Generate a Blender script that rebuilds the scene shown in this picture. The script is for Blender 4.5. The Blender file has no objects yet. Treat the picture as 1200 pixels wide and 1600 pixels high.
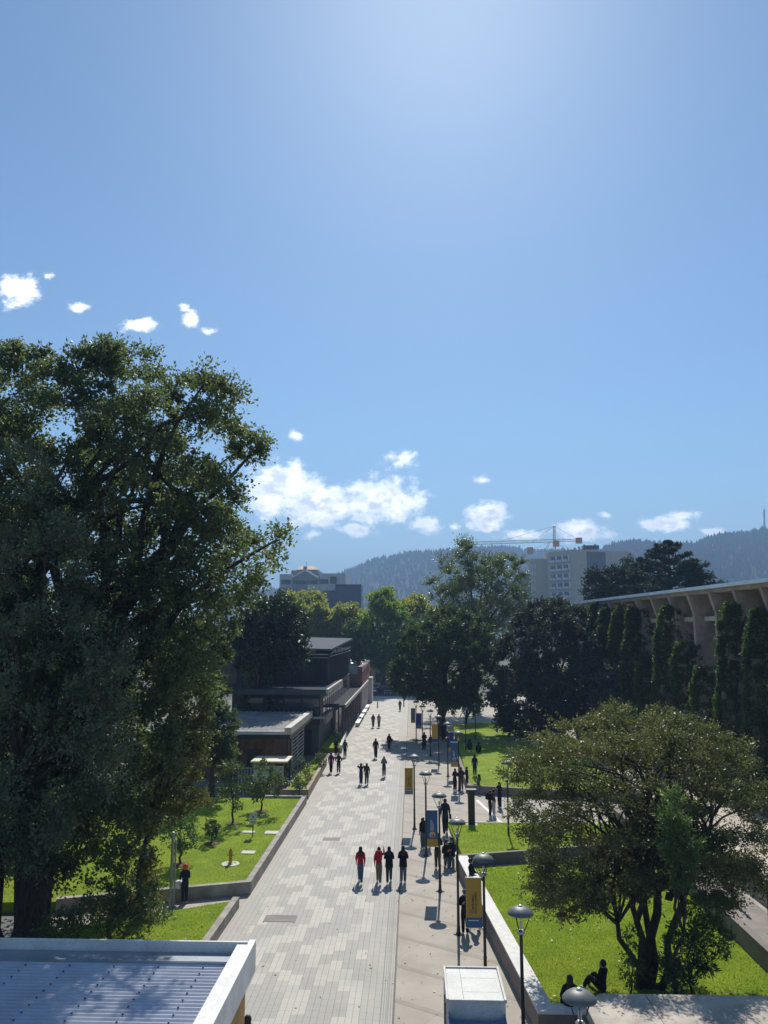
import bpy, bmesh, math, random
import numpy as np
from mathutils import Vector, Matrix
R=math.radians; random.seed(7); rng=np.random.default_rng(11)
S=bpy.context.scene; C=S.collection
# ------------------------------------------------------------------ camera
PITCH=math.atan(188/1200); YAW=math.atan(44/1213.); H=11.0
cam=bpy.data.objects.new('camera',bpy.data.cameras.new('camera')); C.objects.link(cam)
cam.data.sensor_fit='HORIZONTAL'; cam.data.sensor_width=36; cam.data.lens=36
cam.data.clip_end=20000; cam.data.clip_start=.1
cam.location=(0,0,H); cam.rotation_euler=(math.pi/2+PITCH,0,YAW); S.camera=cam
def ray(px,py):
    r=(px-600)/1200; u=(800-py)/1200
    f=math.cos(PITCH)-u*math.sin(PITCH); z=math.sin(PITCH)+u*math.cos(PITCH)
    c,s=math.cos(YAW),math.sin(YAW)
    return (r*c-f*s, f*c+r*s, z)
def G(px,py,z=0):
    d=ray(px,py); t=(z-H)/d[2]; return Vector((d[0]*t,d[1]*t,z))
def D(px,py,y):
    d=ray(px,py); t=y/d[1]; return Vector((d[0]*t,y,H+d[2]*t))
# ------------------------------------------------------------------ node helpers
def newmat(name):
    m=bpy.data.materials.new(name); m.use_nodes=True; m.node_tree.nodes.clear(); return m
class N:
    def __init__(s,nt): s.nt=nt
    def n(s,t,**k):
        nd=s.nt.nodes.new(t)
        for a,b in k.items():
            if a=='inp':
                for i,v in b.items():
                    if hasattr(v,'is_output'): s.nt.links.new(v,nd.inputs[i])
                    else: nd.inputs[i].default_value=v
            else: setattr(nd,a,b)
        return nd
    def m(s,op,a,b=0,c=None,clamp=False):
        i={0:a,1:b}
        if c is not None: i[2]=c
        return s.n('ShaderNodeMath',operation=op,use_clamp=clamp,inp=i).outputs[0]
    def v(s,op,a,b=(0,0,0)):
        nd=s.n('ShaderNodeVectorMath',operation=op,inp={0:a,1:b}); return nd.outputs[1] if op in('LENGTH','DOT_PRODUCT') else nd.outputs[0]
    def mix(s,f,a,b,bt='MIX'):
        nd=s.n('ShaderNodeMix',data_type='RGBA',blend_type=bt); 
        for i,v in ((0,f),(6,a),(7,b)):
            if hasattr(v,'is_output'): s.nt.links.new(v,nd.inputs[i])
            else: nd.inputs[i].default_value=v if i==0 or len(v)==4 else (*v,1)
        return nd.outputs[2]
    def noise(s,vec,scale,detail=3,rough=.55,out='Fac'):
        i={'Scale':scale,'Detail':detail,'Roughness':rough}
        if vec is not None: i['Vector']=vec
        return s.n('ShaderNodeTexNoise',inp=i).outputs[out]
    def ramp(s,f,pts):
        nd=s.n('ShaderNodeValToRGB',inp={0:f}); cr=nd.color_ramp
        while len(cr.elements)<len(pts): cr.elements.new(.5)
        for e,(p,c) in zip(cr.elements,pts): e.position=p; e.color=(*c,1) if len(c)==3 else c
        return nd.outputs[0]
    def sm(s,v,a,b): return s.n('ShaderNodeMapRange',interpolation_type='SMOOTHSTEP',inp={0:v,1:a,2:b,3:0.,4:1.}).outputs[0]
    def geo(s,o='Position'): return s.n('ShaderNodeNewGeometry').outputs[o]
    def bump(s,h,st=.3,d=.02): return s.n('ShaderNodeBump',inp={'Strength':st,'Distance':d,'Height':h}).outputs[0]
    def out(s,sh): s.n('ShaderNodeOutputMaterial',inp={0:sh})
    def pr(s,col,rough=.7,metal=0,spec=.4,nor=None,**k):
        i={'Roughness':rough,'Metallic':metal,'Specular IOR Level':spec}
        i['Base Color']=col if hasattr(col,'is_output') else (*col,1)
        if nor is not None: i['Normal']=nor
        i.update(k); return s.n('ShaderNodeBsdfPrincipled',inp=i).outputs[0]
MC={}
def mat(name,col,rough=.7,metal=0,spec=.4,var=.15,scale=1.5,bump=.15,bs=12,fine=.08):
    if name in MC: return MC[name]
    m=newmat(name); k=N(m.node_tree); p=k.n('ShaderNodeTexCoord').outputs['Object']
    a=k.noise(p,scale,5); b=k.noise(p,scale*14,3)
    lo=tuple(c*(1-var) for c in col); hi=tuple(min(1,c*(1+var)) for c in col)
    c1=k.mix(k.sm(a,.3,.7),lo,hi)
    c2=k.mix(k.m('MULTIPLY',k.sm(b,.5,.75),fine*4,clamp=True),c1,tuple(c*.6 for c in col))
    nb=k.bump(k.noise(p,bs,4),bump,.02) if bump else None
    k.out(k.pr(c2,rough,metal,spec,nb)); MC[name]=m; return m
# ------------------------------------------------------------------ world: physical sky and a few clouds
SUN_EL=R(44.8); SUN_AZ=R(3.2)      # azimuth measured from +Y toward +X
w=bpy.data.worlds.new('World'); S.world=w; w.use_nodes=True; w.node_tree.nodes.clear(); k=N(w.node_tree)
sky=k.n('ShaderNodeTexSky',sky_type='NISHITA',sun_disc=False,sun_elevation=SUN_EL,sun_rotation=SUN_AZ,altitude=0,air_density=1.0,dust_density=.30,ozone_density=4.2)
gen=k.n('ShaderNodeTexCoord').outputs['Generated']
sp=k.n('ShaderNodeSeparateXYZ',inp={0:gen}); yy=k.m('MAXIMUM',sp.outputs[1],.02)
uv=k.n('ShaderNodeCombineXYZ',inp={0:k.m('DIVIDE',sp.outputs[0],yy),1:k.m('DIVIDE',sp.outputs[2],yy),2:0.}).outputs[0]
wob=k.v('SCALE',k.v('SUBTRACT',k.noise(uv,28,3,out='Color'),(.5,.5,.5))); wob.node.inputs['Scale'].default_value=.016
uvw=k.v('ADD',uv,wob)
CL=[(30,455,46,34,1),(75,433,15,11,.8),(120,480,24,11,.75),(220,508,38,12,.72),(297,500,18,16,.8),(325,518,20,9,.6),(462,679,14,10,.75),(368,668,14,20,.9),
(440,765,80,52,1.25),(500,788,70,42,1.2),(595,782,84,42,1.2),(560,828,38,13,.8),(628,718,30,20,.62),(670,820,32,17,.95),(765,808,44,28,1.15),(710,822,13,9,.7),(755,750,14,9,.5),
(905,832,56,20,1.),(945,806,16,10,.8),(1040,820,46,16,.95),(1068,803,24,9,.85),(1110,830,26,9,.7),(490,835,16,12,.6),(820,835,40,10,.7),(285,480,9,9,.5)]
dens=None
for (cx,cy,rx,ry,st) in CL:
    a=ray(cx,cy); c=(a[0]/a[1],a[2]/a[1],0)
    l=k.v('LENGTH',k.v('MULTIPLY',k.v('SUBTRACT',uvw,c),(1213/rx,1213/ry,0)))
    d=k.m('MULTIPLY',k.m('SUBTRACT',1.0,l),st)
    dens=d if dens is None else k.m('MAXIMUM',dens,d)
fb=k.noise(k.v('MULTIPLY',uv,(1,1.35,1)),34,9,.68)
val=k.m('ADD',dens,k.m('MULTIPLY',k.m('SUBTRACT',fb,.5),2.4))
mask=k.m('MULTIPLY',k.sm(val,-.04,.80),k.m('GREATER_THAN',sp.outputs[1],.02))
mask=k.m('MULTIPLY',mask,k.m('GREATER_THAN',dens,-.6))
thick=k.sm(k.noise(k.v('ADD',k.v('MULTIPLY',uv,(1,1.6,1)),(0,.012,0)),30,7,.62),.38,.60)
ccol=k.mix(k.m('MULTIPLY',thick,k.sm(val,.3,.9)),(19,19,19.2),(9.5,10.3,11.8))
skyc=k.mix(1.0,sky.outputs[0],(.86,.99,1.0),'MULTIPLY')
final=k.mix(k.m('MULTIPLY',mask,.95),skyc,ccol)
bg=k.n('ShaderNodeBackground',inp={0:final,1:.080}); k.n('ShaderNodeOutputWorld',inp={0:bg.outputs[0]})
# ------------------------------------------------------------------ sun and exposure
sl=bpy.data.lights.new('sun','SUN'); sl.energy=4.2; sl.angle=R(.5); sl.color=(1,.955,.88)
so=bpy.data.objects.new('sun',sl); C.objects.link(so)
sd=Vector((math.sin(SUN_AZ)*math.cos(SUN_EL),math.cos(SUN_AZ)*math.cos(SUN_EL),math.sin(SUN_EL)))
so.rotation_euler=sd.to_track_quat('Z','Y').to_euler()
S.view_settings.view_transform='Standard'; S.view_settings.look='None'; S.view_settings.exposure=.62; S.view_settings.gamma=1
# ------------------------------------------------------------------ mesh helpers
def tag(o,label=None,cat=None,group=None,kind=None):
    if label: o['label']=label
    if cat: o['category']=cat
    if group: o['group']=group
    if kind: o['kind']=kind
    return o
def thing(name,label,cat,loc=(0,0,0),rz=0,group=None):
    o=bpy.data.objects.new(name,None); o.empty_display_size=.3; C.objects.link(o); o.location=loc; o.rotation_euler.z=rz
    return tag(o,label,cat,group)
class MB:
    def __init__(s,M=None): s.v=[];s.f=[];s.mi=[];s.M=M;s.ci=0
    def add(s,vs,fs):
        b=len(s.v)
        for p in vs:
            p=Vector(p); s.v.append(tuple(s.M@p) if s.M else tuple(p))
        for f in fs: s.f.append([b+i for i in f]); s.mi.append(s.ci)
        return s
    def box(s,x0,x1,y0,y1,z0,z1):
        return s.add([(x0,y0,z0),(x1,y0,z0),(x1,y1,z0),(x0,y1,z0),(x0,y0,z1),(x1,y0,z1),(x1,y1,z1),(x0,y1,z1)],
          [(0,3,2,1),(4,5,6,7),(0,1,5,4),(1,2,6,5),(2,3,7,6),(3,0,4,7)])
    def prism(s,poly,z0,z1,zt=None):     # poly ccw list of xy ; zt(x,y) optional top height
        n=len(poly); zt=zt or (lambda x,y:z1)
        return s.add([(x,y,z0) for x,y in poly]+[(x,y,zt(x,y)) for x,y in poly],
          [list(range(n))[::-1],list(range(n,2*n))]+[(i,(i+1)%n,n+(i+1)%n,n+i) for i in range(n)])
    def sheet(s,poly,z): return s.add([(x,y,z if not callable(z) else z(x,y)) for x,y in poly],[list(range(len(poly)))])
    def wall(s,a,b,t,z0,z1):             # vertical slab from a to b (xy), thickness t to the left side
        a=Vector(a[:2]);b=Vector(b[:2]);d=(b-a).normalized();n=Vector((-d.y,d.x))*t
        return s.prism([tuple(a),tuple(b),tuple(b+n),tuple(a+n)] if t>0 else [tuple(b),tuple(a),tuple(a+n),tuple(b+n)],z0,z1)
    def tube(s,pts,rs,n=8,cap=True):
        pts=[Vector(p) for p in pts]
        if not hasattr(rs,'__len__'): rs=[rs]*len(pts)
        vs=[];fs=[];up=None
        for i,p in enumerate(pts):
            t=(pts[min(i+1,len(pts)-1)]-pts[max(i-1,0)]).normalized()
            if up is None: up=t.orthogonal().normalized()
            up=(up-t*up.dot(t)).normalized(); q=t.cross(up)
            for j in range(n):
                a=2*math.pi*j/n; vs.append(p+(up*math.cos(a)+q*math.sin(a))*rs[i])
        for i in range(len(pts)-1):
            for j in range(n): fs.append((i*n+j,i*n+(j+1)%n,(i+1)*n+(j+1)%n,(i+1)*n+j))
        if cap: fs.append(list(range(n))[::-1]); fs.append([(len(pts)-1)*n+j for j in range(n)])
        return s.add(vs,fs)
    def lathe(s,prof,c=(0,0,0),n=20):    # prof (r,z) bottom->top
        vs=[];fs=[];m=len(prof)
        for (r,z) in prof:
            for j in range(n):
                a=2*math.pi*j/n; vs.append((c[0]+r*math.cos(a),c[1]+r*math.sin(a),c[2]+z))
        for i in range(m-1):
            for j in range(n): fs.append((i*n+j,i*n+(j+1)%n,(i+1)*n+(j+1)%n,(i+1)*n+j))
        fs.append(list(range(n))[::-1]); fs.append([(m-1)*n+j for j in range(n)])
        return s.add(vs,fs)
    def build(s,name,m,parent=None,smooth=False,bevel=0):
        me=bpy.data.meshes.new(name); me.from_pydata(s.v,[],s.f); ms=m if isinstance(m,(list,tuple)) else [m]
        for x in ms: me.materials.append(x)
        if len(ms)>1: me.polygons.foreach_set('material_index',s.mi)
        if smooth: me.polygons.foreach_set('use_smooth',[True]*len(me.polygons))
        me.update(); o=bpy.data.objects.new(name,me); C.objects.link(o)
        if parent: o.parent=parent
        if bevel:
            b=o.modifiers.new('bevel','BEVEL'); b.width=bevel; b.segments=2; b.limit_method='ANGLE'
        return o
def npmesh(name,verts,faces_n,m,parent=None,smooth=False):    # verts (K*n,3), K separate n-gons
    me=bpy.data.meshes.new(name); nv=len(verts); nf=nv//faces_n
    me.vertices.add(nv); me.vertices.foreach_set('co',np.asarray(verts,dtype=np.float32).ravel())
    me.loops.add(nv); me.loops.foreach_set('vertex_index',np.arange(nv,dtype=np.int32))
    me.polygons.add(nf); me.polygons.foreach_set('loop_start',np.arange(0,nv,faces_n,dtype=np.int32))
    me.materials.append(m); me.update(calc_edges=True)
    o=bpy.data.objects.new(name,me); C.objects.link(o)
    if parent: o.parent=parent
    return o
def struct(o): o['kind']='structure'; return o
def pip(x,y,poly):
    x=np.asarray(x);y=np.asarray(y);c=np.zeros(x.shape,bool);n=len(poly)
    for i in range(n):
        x1,y1=poly[i];x2,y2=poly[(i+1)%n]
        if y1==y2: continue
        c^=((y1>y)!=(y2>y))&(x<(x2-x1)*(y-y1)/(y2-y1)+x1)
    return c
def edged(x,y,poly):
    d=np.full(np.shape(x),1e9);n=len(poly)
    for i in range(n):
        ax,ay=poly[i];bx,by=poly[(i+1)%n];dx,dy=bx-ax,by-ay;L=dx*dx+dy*dy+1e-9
        t=np.clip(((x-ax)*dx+(y-ay)*dy)/L,0,1); d=np.minimum(d,np.hypot(x-ax-t*dx,y-ay-t*dy))
    return d
# ------------------------------------------------------------------ materials
def paving_mat():
    m=newmat('promenade pavers'); k=N(m.node_tree); p=k.geo(); s=k.n('ShaderNodeSeparateXYZ',inp={0:p}); X,Y=s.outputs[0],s.outputs[1]
    cx=k.m('FLOOR',k.m('DIVIDE',X,.4)); off=k.n('ShaderNodeTexWhiteNoise',noise_dimensions='1D',inp={'W':cx}).outputs[0]
    yo=k.m('ADD',Y,k.m('MULTIPLY',off,1.2)); cy=k.m('FLOOR',k.m('DIVIDE',yo,.8))
    cell=k.n('ShaderNodeCombineXYZ',inp={0:cx,1:cy,2:0.}).outputs[0]
    wn=k.n('ShaderNodeTexWhiteNoise',noise_dimensions='3D',inp={'Vector':cell}).outputs[0]
    big=k.noise(k.v('MULTIPLY',cell,(.75,.6,1)),1.0,2)
    tri=k.m('ABSOLUTE',k.m('SUBTRACT',k.m('FRACT',k.m('DIVIDE',cy,9.0)),.5)); zz=k.m('FRACT',k.m('DIVIDE',k.m('ADD',cx,k.m('MULTIPLY',tri,11.0)),5.0))
    zb=k.m('LESS_THAN',zz,.48); t=k.m('ADD',k.m('ADD',k.m('MULTIPLY',big,.5),k.m('MULTIPLY',wn,.38)),k.m('MULTIPLY',zb,.42))
    c=k.ramp(t,[(0,(.345,.325,.285)),(.66,(.375,.355,.31)),(.72,(.455,.425,.37)),(.92,(.50,.46,.395)),(1,(.51,.465,.395))]); c.node.color_ramp.interpolation='LINEAR'
    w2=k.n('ShaderNodeTexWhiteNoise',noise_dimensions='3D',inp={'Vector':k.v('ADD',cell,(7,3,1))}).outputs[0]
    c=k.mix(k.m('MULTIPLY',w2,.2),c,(.37,.37,.35))
    # plain grey runnels along both edges
    edge=k.m('MAXIMUM',k.sm(X,-1.62,-1.60),k.m('SUBTRACT',1,k.sm(X,-6.22,-6.20)))
    c=k.mix(k.m('MULTIPLY',edge,.8),c,(.385,.36,.315))
    jx=k.m('ABSOLUTE',k.m('SUBTRACT',k.m('FRACT',k.m('DIVIDE',X,.2)),.5)); jl=k.sm(jx,.455,.475)
    jy=k.m('ABSOLUTE',k.m('SUBTRACT',k.m('FRACT',k.m('DIVIDE',yo,.4)),.5)); jm=k.m('MULTIPLY',k.sm(jy,.475,.485),.5)
    j=k.m('MAXIMUM',jl,jm); 
    st=k.noise(p,.5,5,.6); c=k.mix(k.m('MULTIPLY',k.sm(st,.45,.75),.22),c,(.2,.19,.17))
    st2=k.noise(p,9,4,.7); c=k.mix(k.m('MULTIPLY',k.sm(st2,.5,.8),.25),c,(.22,.21,.2))
    c=k.mix(k.m('MULTIPLY',j,.62),c,(.10,.095,.085))
    # grooved guide strip near the right edge
    g=k.m('MULTIPLY',k.m('MULTIPLY',k.sm(X,-1.02,-1.0),k.sm(k.m('ABSOLUTE',k.m('SUBTRACT',k.m('FRACT',k.m('DIVIDE',X,.07)),.5)),.28,.36)),k.m('SUBTRACT',1,k.sm(Y,70,90)))
    c=k.mix(k.m('MULTIPLY',g,.55),c,(.14,.135,.12))
    k.out(k.pr(c,.78,spec=.3,nor=k.bump(k.m('ADD',k.m('MULTIPLY',j,-.6),k.noise(p,40,3)),.25,.01))); return m
def plaza_mat():
    m=newmat('plaza concrete'); k=N(m.node_tree); p=k.geo(); 
    rot=k.n('ShaderNodeMapping',inp={0:p}); rot.inputs['Rotation'].default_value=(0,0,R(32)); q=rot.outputs[0]
    s=k.n('ShaderNodeSeparateXYZ',inp={0:q}); X,Y=s.outputs[0],s.outputs[1]
    st=k.noise(p,.6,5,.6); c=k.mix(k.sm(st,.3,.72),(.34,.30,.245),(.43,.385,.32))
    st2=k.noise(p,5,5,.7); c=k.mix(k.m('MULTIPLY',k.sm(st2,.5,.8),.3),c,(.30,.26,.215))
    cell=k.n('ShaderNodeCombineXYZ',inp={0:k.m('FLOOR',k.m('DIVIDE',X,3.1)),1:k.m('FLOOR',k.m('DIVIDE',Y,2.1)),2:0.}).outputs[0]
    wn=k.n('ShaderNodeTexWhiteNoise',noise_dimensions='3D',inp={'Vector':cell}).outputs[0]
    c=k.mix(k.m('MULTIPLY',wn,.18),c,(.30,.275,.24))
    fy=k.m('FRACT',k.m('DIVIDE',Y,2.1)); j1=k.m('SUBTRACT',1,k.sm(fy,.006,.012)); band=k.m('SUBTRACT',1,k.sm(fy,.10,.125))
    fx=k.m('FRACT',k.m('DIVIDE',X,3.1)); j2=k.m('SUBTRACT',1,k.sm(fx,.003,.006))
    c=k.mix(k.m('MULTIPLY',band,k.m('ADD',.18,k.m('MULTIPLY',k.noise(p,3,4),.5))),c,(.22,.20,.17))
    c=k.mix(k.m('MULTIPLY',k.m('MAXIMUM',j1,k.m('MULTIPLY',j2,.7)),.7),c,(.09,.08,.07))
    k.out(k.pr(c,.85,spec=.25,nor=k.bump(k.noise(p,25,4),.25,.01))); return m
def grass_mat(name,base=(.235,.33,.022)):
    m=newmat(name); k=N(m.node_tree); p=k.geo()
    a=k.noise(p,.8,4); b=k.noise(p,11,5,.7); d=k.noise(p,60,2,.7)
    lo=tuple(x*.72 for x in base); hi=(base[0]*1.35,base[1]*1.15,base[2]*1.1)
    c=k.mix(k.sm(a,.3,.7),lo,hi); c=k.mix(k.m('MULTIPLY',k.sm(b,.42,.7),.5),c,tuple(x*.55 for x in base)); c=k.mix(k.m('MULTIPLY',k.sm(d,.5,.7),.5),c,hi)
    c=k.mix(k.m('MULTIPLY',k.sm(k.noise(p,2.2,4,.7),.62,.8),.5),c,(.16,.17,.05))
    k.out(k.pr(c,.9,spec=.1,nor=k.bump(k.m('ADD',b,k.noise(p,90,2)),.9,.05),**{'Sheen Weight':.4,'Sheen Tint':(.6,.9,.2,1)})); return m
def leaf_mat(name,cols,trans=.35,rough=.5,spec=.45):
    m=newmat(name); k=N(m.node_tree); r=k.geo('Random Per Island'); p=k.geo()
    big=k.noise(p,.35,3); t=k.m('ADD',k.m('MULTIPLY',r,.6),k.m('MULTIPLY',k.sm(big,.3,.7),.4))
    n=len(cols); c=k.ramp(t,[(i/(n-1) if n>1 else 0,cols[i]) for i in range(n)])
    a=k.pr(c,rough,spec=spec); tc=k.mix(1.0,c,(1.35,1.5,.7),'MULTIPLY')
    b=k.n('ShaderNodeBsdfTranslucent',inp={0:tc}).outputs[0]
    k.out(k.n('ShaderNodeMixShader',inp={0:trans,1:a,2:b}).outputs[0]); return m
def bark_mat(name,col):
    m=newmat(name); k=N(m.node_tree); p=k.v('MULTIPLY',k.n('ShaderNodeTexCoord').outputs['Object'],(1,1,.25))
    a=k.noise(p,9,6,.7); c=k.mix(k.sm(a,.35,.65),tuple(x*.5 for x in col),tuple(x*1.3 for x in col))
    k.out(k.pr(c,.9,spec=.15,nor=k.bump(a,.8,.06))); return m
def brick_mat(name,c1,c2,mo,rot=(0,0,0),sc=1):
    m=newmat(name); k=N(m.node_tree); p=k.n('ShaderNodeTexCoord').outputs['Object']
    mp=k.n('ShaderNodeMapping',inp={0:p}); mp.inputs['Rotation'].default_value=rot
    b=k.n('ShaderNodeTexBrick',inp={'Vector':mp.outputs[0],'Color1':(*c1,1),'Color2':(*c2,1),'Mortar':(*mo,1),'Scale':sc,'Brick Width':.25,'Row Height':.08,'Mortar Size':.008})
    k.out(k.pr(b.outputs[0],.85,nor=k.bump(b.outputs[1],-.3,.01))); return m
def glass_mat(name,col=(.03,.04,.05),rough=.08): return mat(name,col,rough,0,.9,.3,.6,0)
PAVE=paving_mat(); PLAZA=plaza_mat(); GRASS=grass_mat('lawn')
WALL=mat('weathered concrete wall',(.30,.27,.23),.85,var=.25,scale=2,bump=.4); WALLL=mat('pale capped wall',(.52,.49,.44),.8,var=.15,scale=2.5,fine=.12)
DKM=mat('dark steel',(.018,.019,.022),.45,.3,.5,.3,3,0); BARK=bark_mat('bark',(.065,.05,.04)); BARK2=bark_mat('grey bark',(.12,.105,.09))
WHITE=mat('white painted metal',(.66,.655,.63),.5,0,.4,.12,1.6,.08,fine=.14); SOIL=mat('bare soil',(.09,.055,.035),.95,var=.3,scale=5,bump=.5)
# ------------------------------------------------------------------ ground, street, lawns
def ground_mat():
    m=newmat('city ground'); k=N(m.node_tree); p=k.geo(); a=k.noise(p,.02,5); b=k.noise(p,.3,4)
    c=k.mix(k.sm(a,.4,.6),(.07,.09,.04),(.16,.15,.13)); c=k.mix(k.m('MULTIPLY',b,.4),c,(.05,.06,.03)); k.out(k.pr(c,.95,spec=.1)); return m
g=MB(); n=24
for i in range(n+1):
    for j in range(n+1): g.v.append(((i/n-.5)*6400,(j/n)*6400-2200,-.06))
for i in range(n):
    for j in range(n):
        a=i*(n+1)+j; g.f.append([a,a+n+1,a+n+2,a+1]); g.mi.append(0)
struct(g.build('ground',ground_mat()))
struct(MB().sheet([(-7.6,-6),(-.6,-6),(-.6,137),(-7.6,137)],0.0).build('promenade',PAVE))
struct(MB().sheet([(-.596,-6),(14.5,-6),(14.5,60),(22,60),(20,137),(-.596,137)],-.004).build('plaza_pavement',PLAZA))
struct(MB().box(-.64,-.58,-6,137,-.05,.012).build('kerb_strip',mat('steel edging',(.08,.05,.04),.7)))
struct(MB().sheet([(-30,-6),(-7.6,-6),(-7.6,137),(-30,137)],-.01).build('side_pavement',mat('grey paving',(.14,.135,.125),.9)))
struct(MB().sheet([(-70,137),(60,137),(60,165),(-70,165)],0.02).build('street_road',mat('asphalt',(.055,.055,.058),.9,scale=.5)))
struct(MB().box(-70,60,165,168,0,.14).build('far_pavement',mat('kerb stone',(.3,.28,.25),.9)))
def lawn(name,poly,z,m=GRASS):
    zz=z if callable(z) else (lambda x,y:z); xs=[p[0] for p in poly]; ys=[p[1] for p in poly]
    b=MB(); b.prism(poly,-.05,0,zt=zz); return struct(b.build(name,m))
# left lawns, planter walls
UL=[(-7.02,34.6),(-7.02,51.9),(-22,51.5),(-22,31.6),(-14.2,32.2)]; lawn('lawn',UL,lambda x,y:.38+.0)
LL=[(-7.1,32.9),(-14.5,28.7),(-14.5,22),(-7.3,22)][::-1]; lawn('lawn',LL,.30)
P2=[(-8.6,53.9),(-7.15,53.9),(-7.35,66.3),(-8.6,66.3)]; lawn('lawn',P2,.42)
P3=[(-8.6,73.6),(-6.75,73.6),(-7.2,83.5),(-8.6,83.5)]; lawn('lawn',P3,.40)
def pwall(name,segs,t,z1,m,label,cap=None):
    o=thing(name,label,'low wall'); b=MB()
    # one mitred loop strip
    pts=[Vector(p) for p in segs]; L=[];Rr=[]
    for i,p in enumerate(pts):
        d0=(pts[i]-pts[i-1]).normalized() if i>0 else (pts[1]-pts[0]).normalized()
        d1=(pts[i+1]-pts[i]).normalized() if i<len(pts)-1 else d0
        n0=Vector((-d0.y,d0.x)); n1=Vector((-d1.y,d1.x)); mm=(n0+n1).normalized(); s=1/max(.4,mm.dot(n0))
        L.append(p+mm*t*s); Rr.append(p)
    def strip(bb,A,B,z0,zt):
        for i in range(len(A)-1): bb.prism([tuple(A[i]),tuple(A[i+1]),tuple(B[i+1]),tuple(B[i])],z0,zt)
        return bb
    strip(b,Rr,L,-.02,z1-.06).build('wall_body',m,o)
    strip(MB(),Rr,L,z1-.058,z1).build('coping',cap or m,o)
    return o
pwall('planter_wall',[(-14.2,32.05),(-6.92,34.5),(-6.92,52.0),(-9.6,52.0)],.26,.52,WALL,'concrete retaining wall around the upper left lawn, beside the promenade')
pwall('planter_wall',[(-7.25,20),(-7.05,32.9)],.26,.42,WALL,'short low concrete wall edging the lower left lawn near the white canopy')
pwall('planter_wall',[(-8.9,53.4),(-7.0,53.4),(-7.2,66.5)],.24,.60,mat('ochre concrete',(.33,.26,.18),.85,var=.2),'low wall of the flower planter in front of the metal roofed kiosk')
pwall('planter_wall',[(-6.55,73.5),(-7.0,83.7)],.22,.66,WALLL,'white low wall of the small planter by the dark building')
# path between the left lawns
struct(MB().sheet([(-14.4,28.75),(-7.0,33.0),(-6.9,34.45),(-14.4,32.0)],.006).build('garden_path',mat('path concrete',(.36,.32,.27),.9)))
for (px,py,lab,sx,sy) in ((388,1332,'pale square slab set in the left lawn near the yellow hydrant',.33,.25),(427,1301,'pale slab in the left lawn closest to the promenade wall',.45,.3),(388,1300,'worn slab in the left lawn beside the signpost',.35,.2)):
    q=G(px,py,.39); sb=MB().box(-sx,sx,-sy,sy,0,.03).build('concrete_slab',WALLL,bevel=.01); sb.location=(q.x,q.y,.385); tag(sb,lab,'slab','slabs set in the left lawn')
mh=MB().box(-.55,.55,-.3,.3,0,.012).box(-.62,-.56,-.36,.36,0,.016).box(.56,.62,-.36,.36,0,.016).box(-.555,.555,.305,.36,0,.016).build('manhole_cover',mat('worn cover',(.2,.18,.155),.8)); q=G(438,1436,0); mh.location=(q.x,q.y,0); tag(mh,'rectangular service cover in the promenade paving, near the lower left lawn','manhole cover')
mh=MB().box(-.4,.4,-.25,.25,0,.012).box(-.46,-.41,-.3,.3,0,.016).box(.41,.46,-.3,.3,0,.016).build('manhole_cover',MC['worn cover']); q=G(518,1311,0); mh.location=(q.x,q.y,0); tag(mh,'smaller service cover in the middle of the promenade paving','manhole cover')
# right lawns
def ln(a,b,n): return [a+(b-a)*i/n for i in range(n+1)]
W0=Vector((3.46,23.65)); W1=Vector((2.10,38.4)); W2=Vector((11.6,41.4))
L1=[(3.7,23.4),(11.35,23.4),(11.75,41.0),(2.5,38.3)]; lawn('lawn',L1,.06)
L2=[(2.35,38.9),(11.9,41.8),(12.2,47.6),(1.95,47.2)]; lawn('lawn',L2,lambda x,y:.48 if y<42 else .03)
L3=[(3.95,55.8),(14.5,53.2),(14.5,76.9),(4.3,77.6)]; lawn('lawn',L3,.42)
L4=[(4.3,78.4),(16,77.8),(16,96),(4.6,92)]; lawn('lawn',L4,.55)
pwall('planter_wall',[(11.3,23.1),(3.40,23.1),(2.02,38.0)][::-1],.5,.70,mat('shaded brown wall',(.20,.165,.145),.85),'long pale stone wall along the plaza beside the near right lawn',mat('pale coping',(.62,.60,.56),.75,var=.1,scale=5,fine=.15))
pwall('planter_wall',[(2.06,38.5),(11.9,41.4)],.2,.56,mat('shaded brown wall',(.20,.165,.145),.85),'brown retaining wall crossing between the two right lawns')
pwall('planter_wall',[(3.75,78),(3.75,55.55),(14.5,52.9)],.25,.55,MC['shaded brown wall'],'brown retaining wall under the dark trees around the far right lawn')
pwall('planter_wall',[(4.3,77.75),(14.5,77.05)],.3,.62,WALL,'narrow low wall between the two farthest right lawns')
struct(MB().box(1.7,12.4,47.25,47.4,-.02,.045).build('lawn_kerb',WALLL))
struct(MB(Matrix.Translation((1.76,47.2,0))@Matrix.Rotation(math.atan2(-8.3,.5),4,'Z')).box(0,8.3,-.06,.06,-.02,.05).build('lawn_kerb',WALLL))
a=G(745,1250);b=G(790,1292); d=(b-a).normalized(); nn=Vector((-d.y,d.x,0))*.09
struct(MB().sheet([tuple((a-nn)[:2]),tuple((b-nn)[:2]),tuple((b+nn)[:2]),tuple((a+nn)[:2])],.002).build('painted_line',WHITE))
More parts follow.
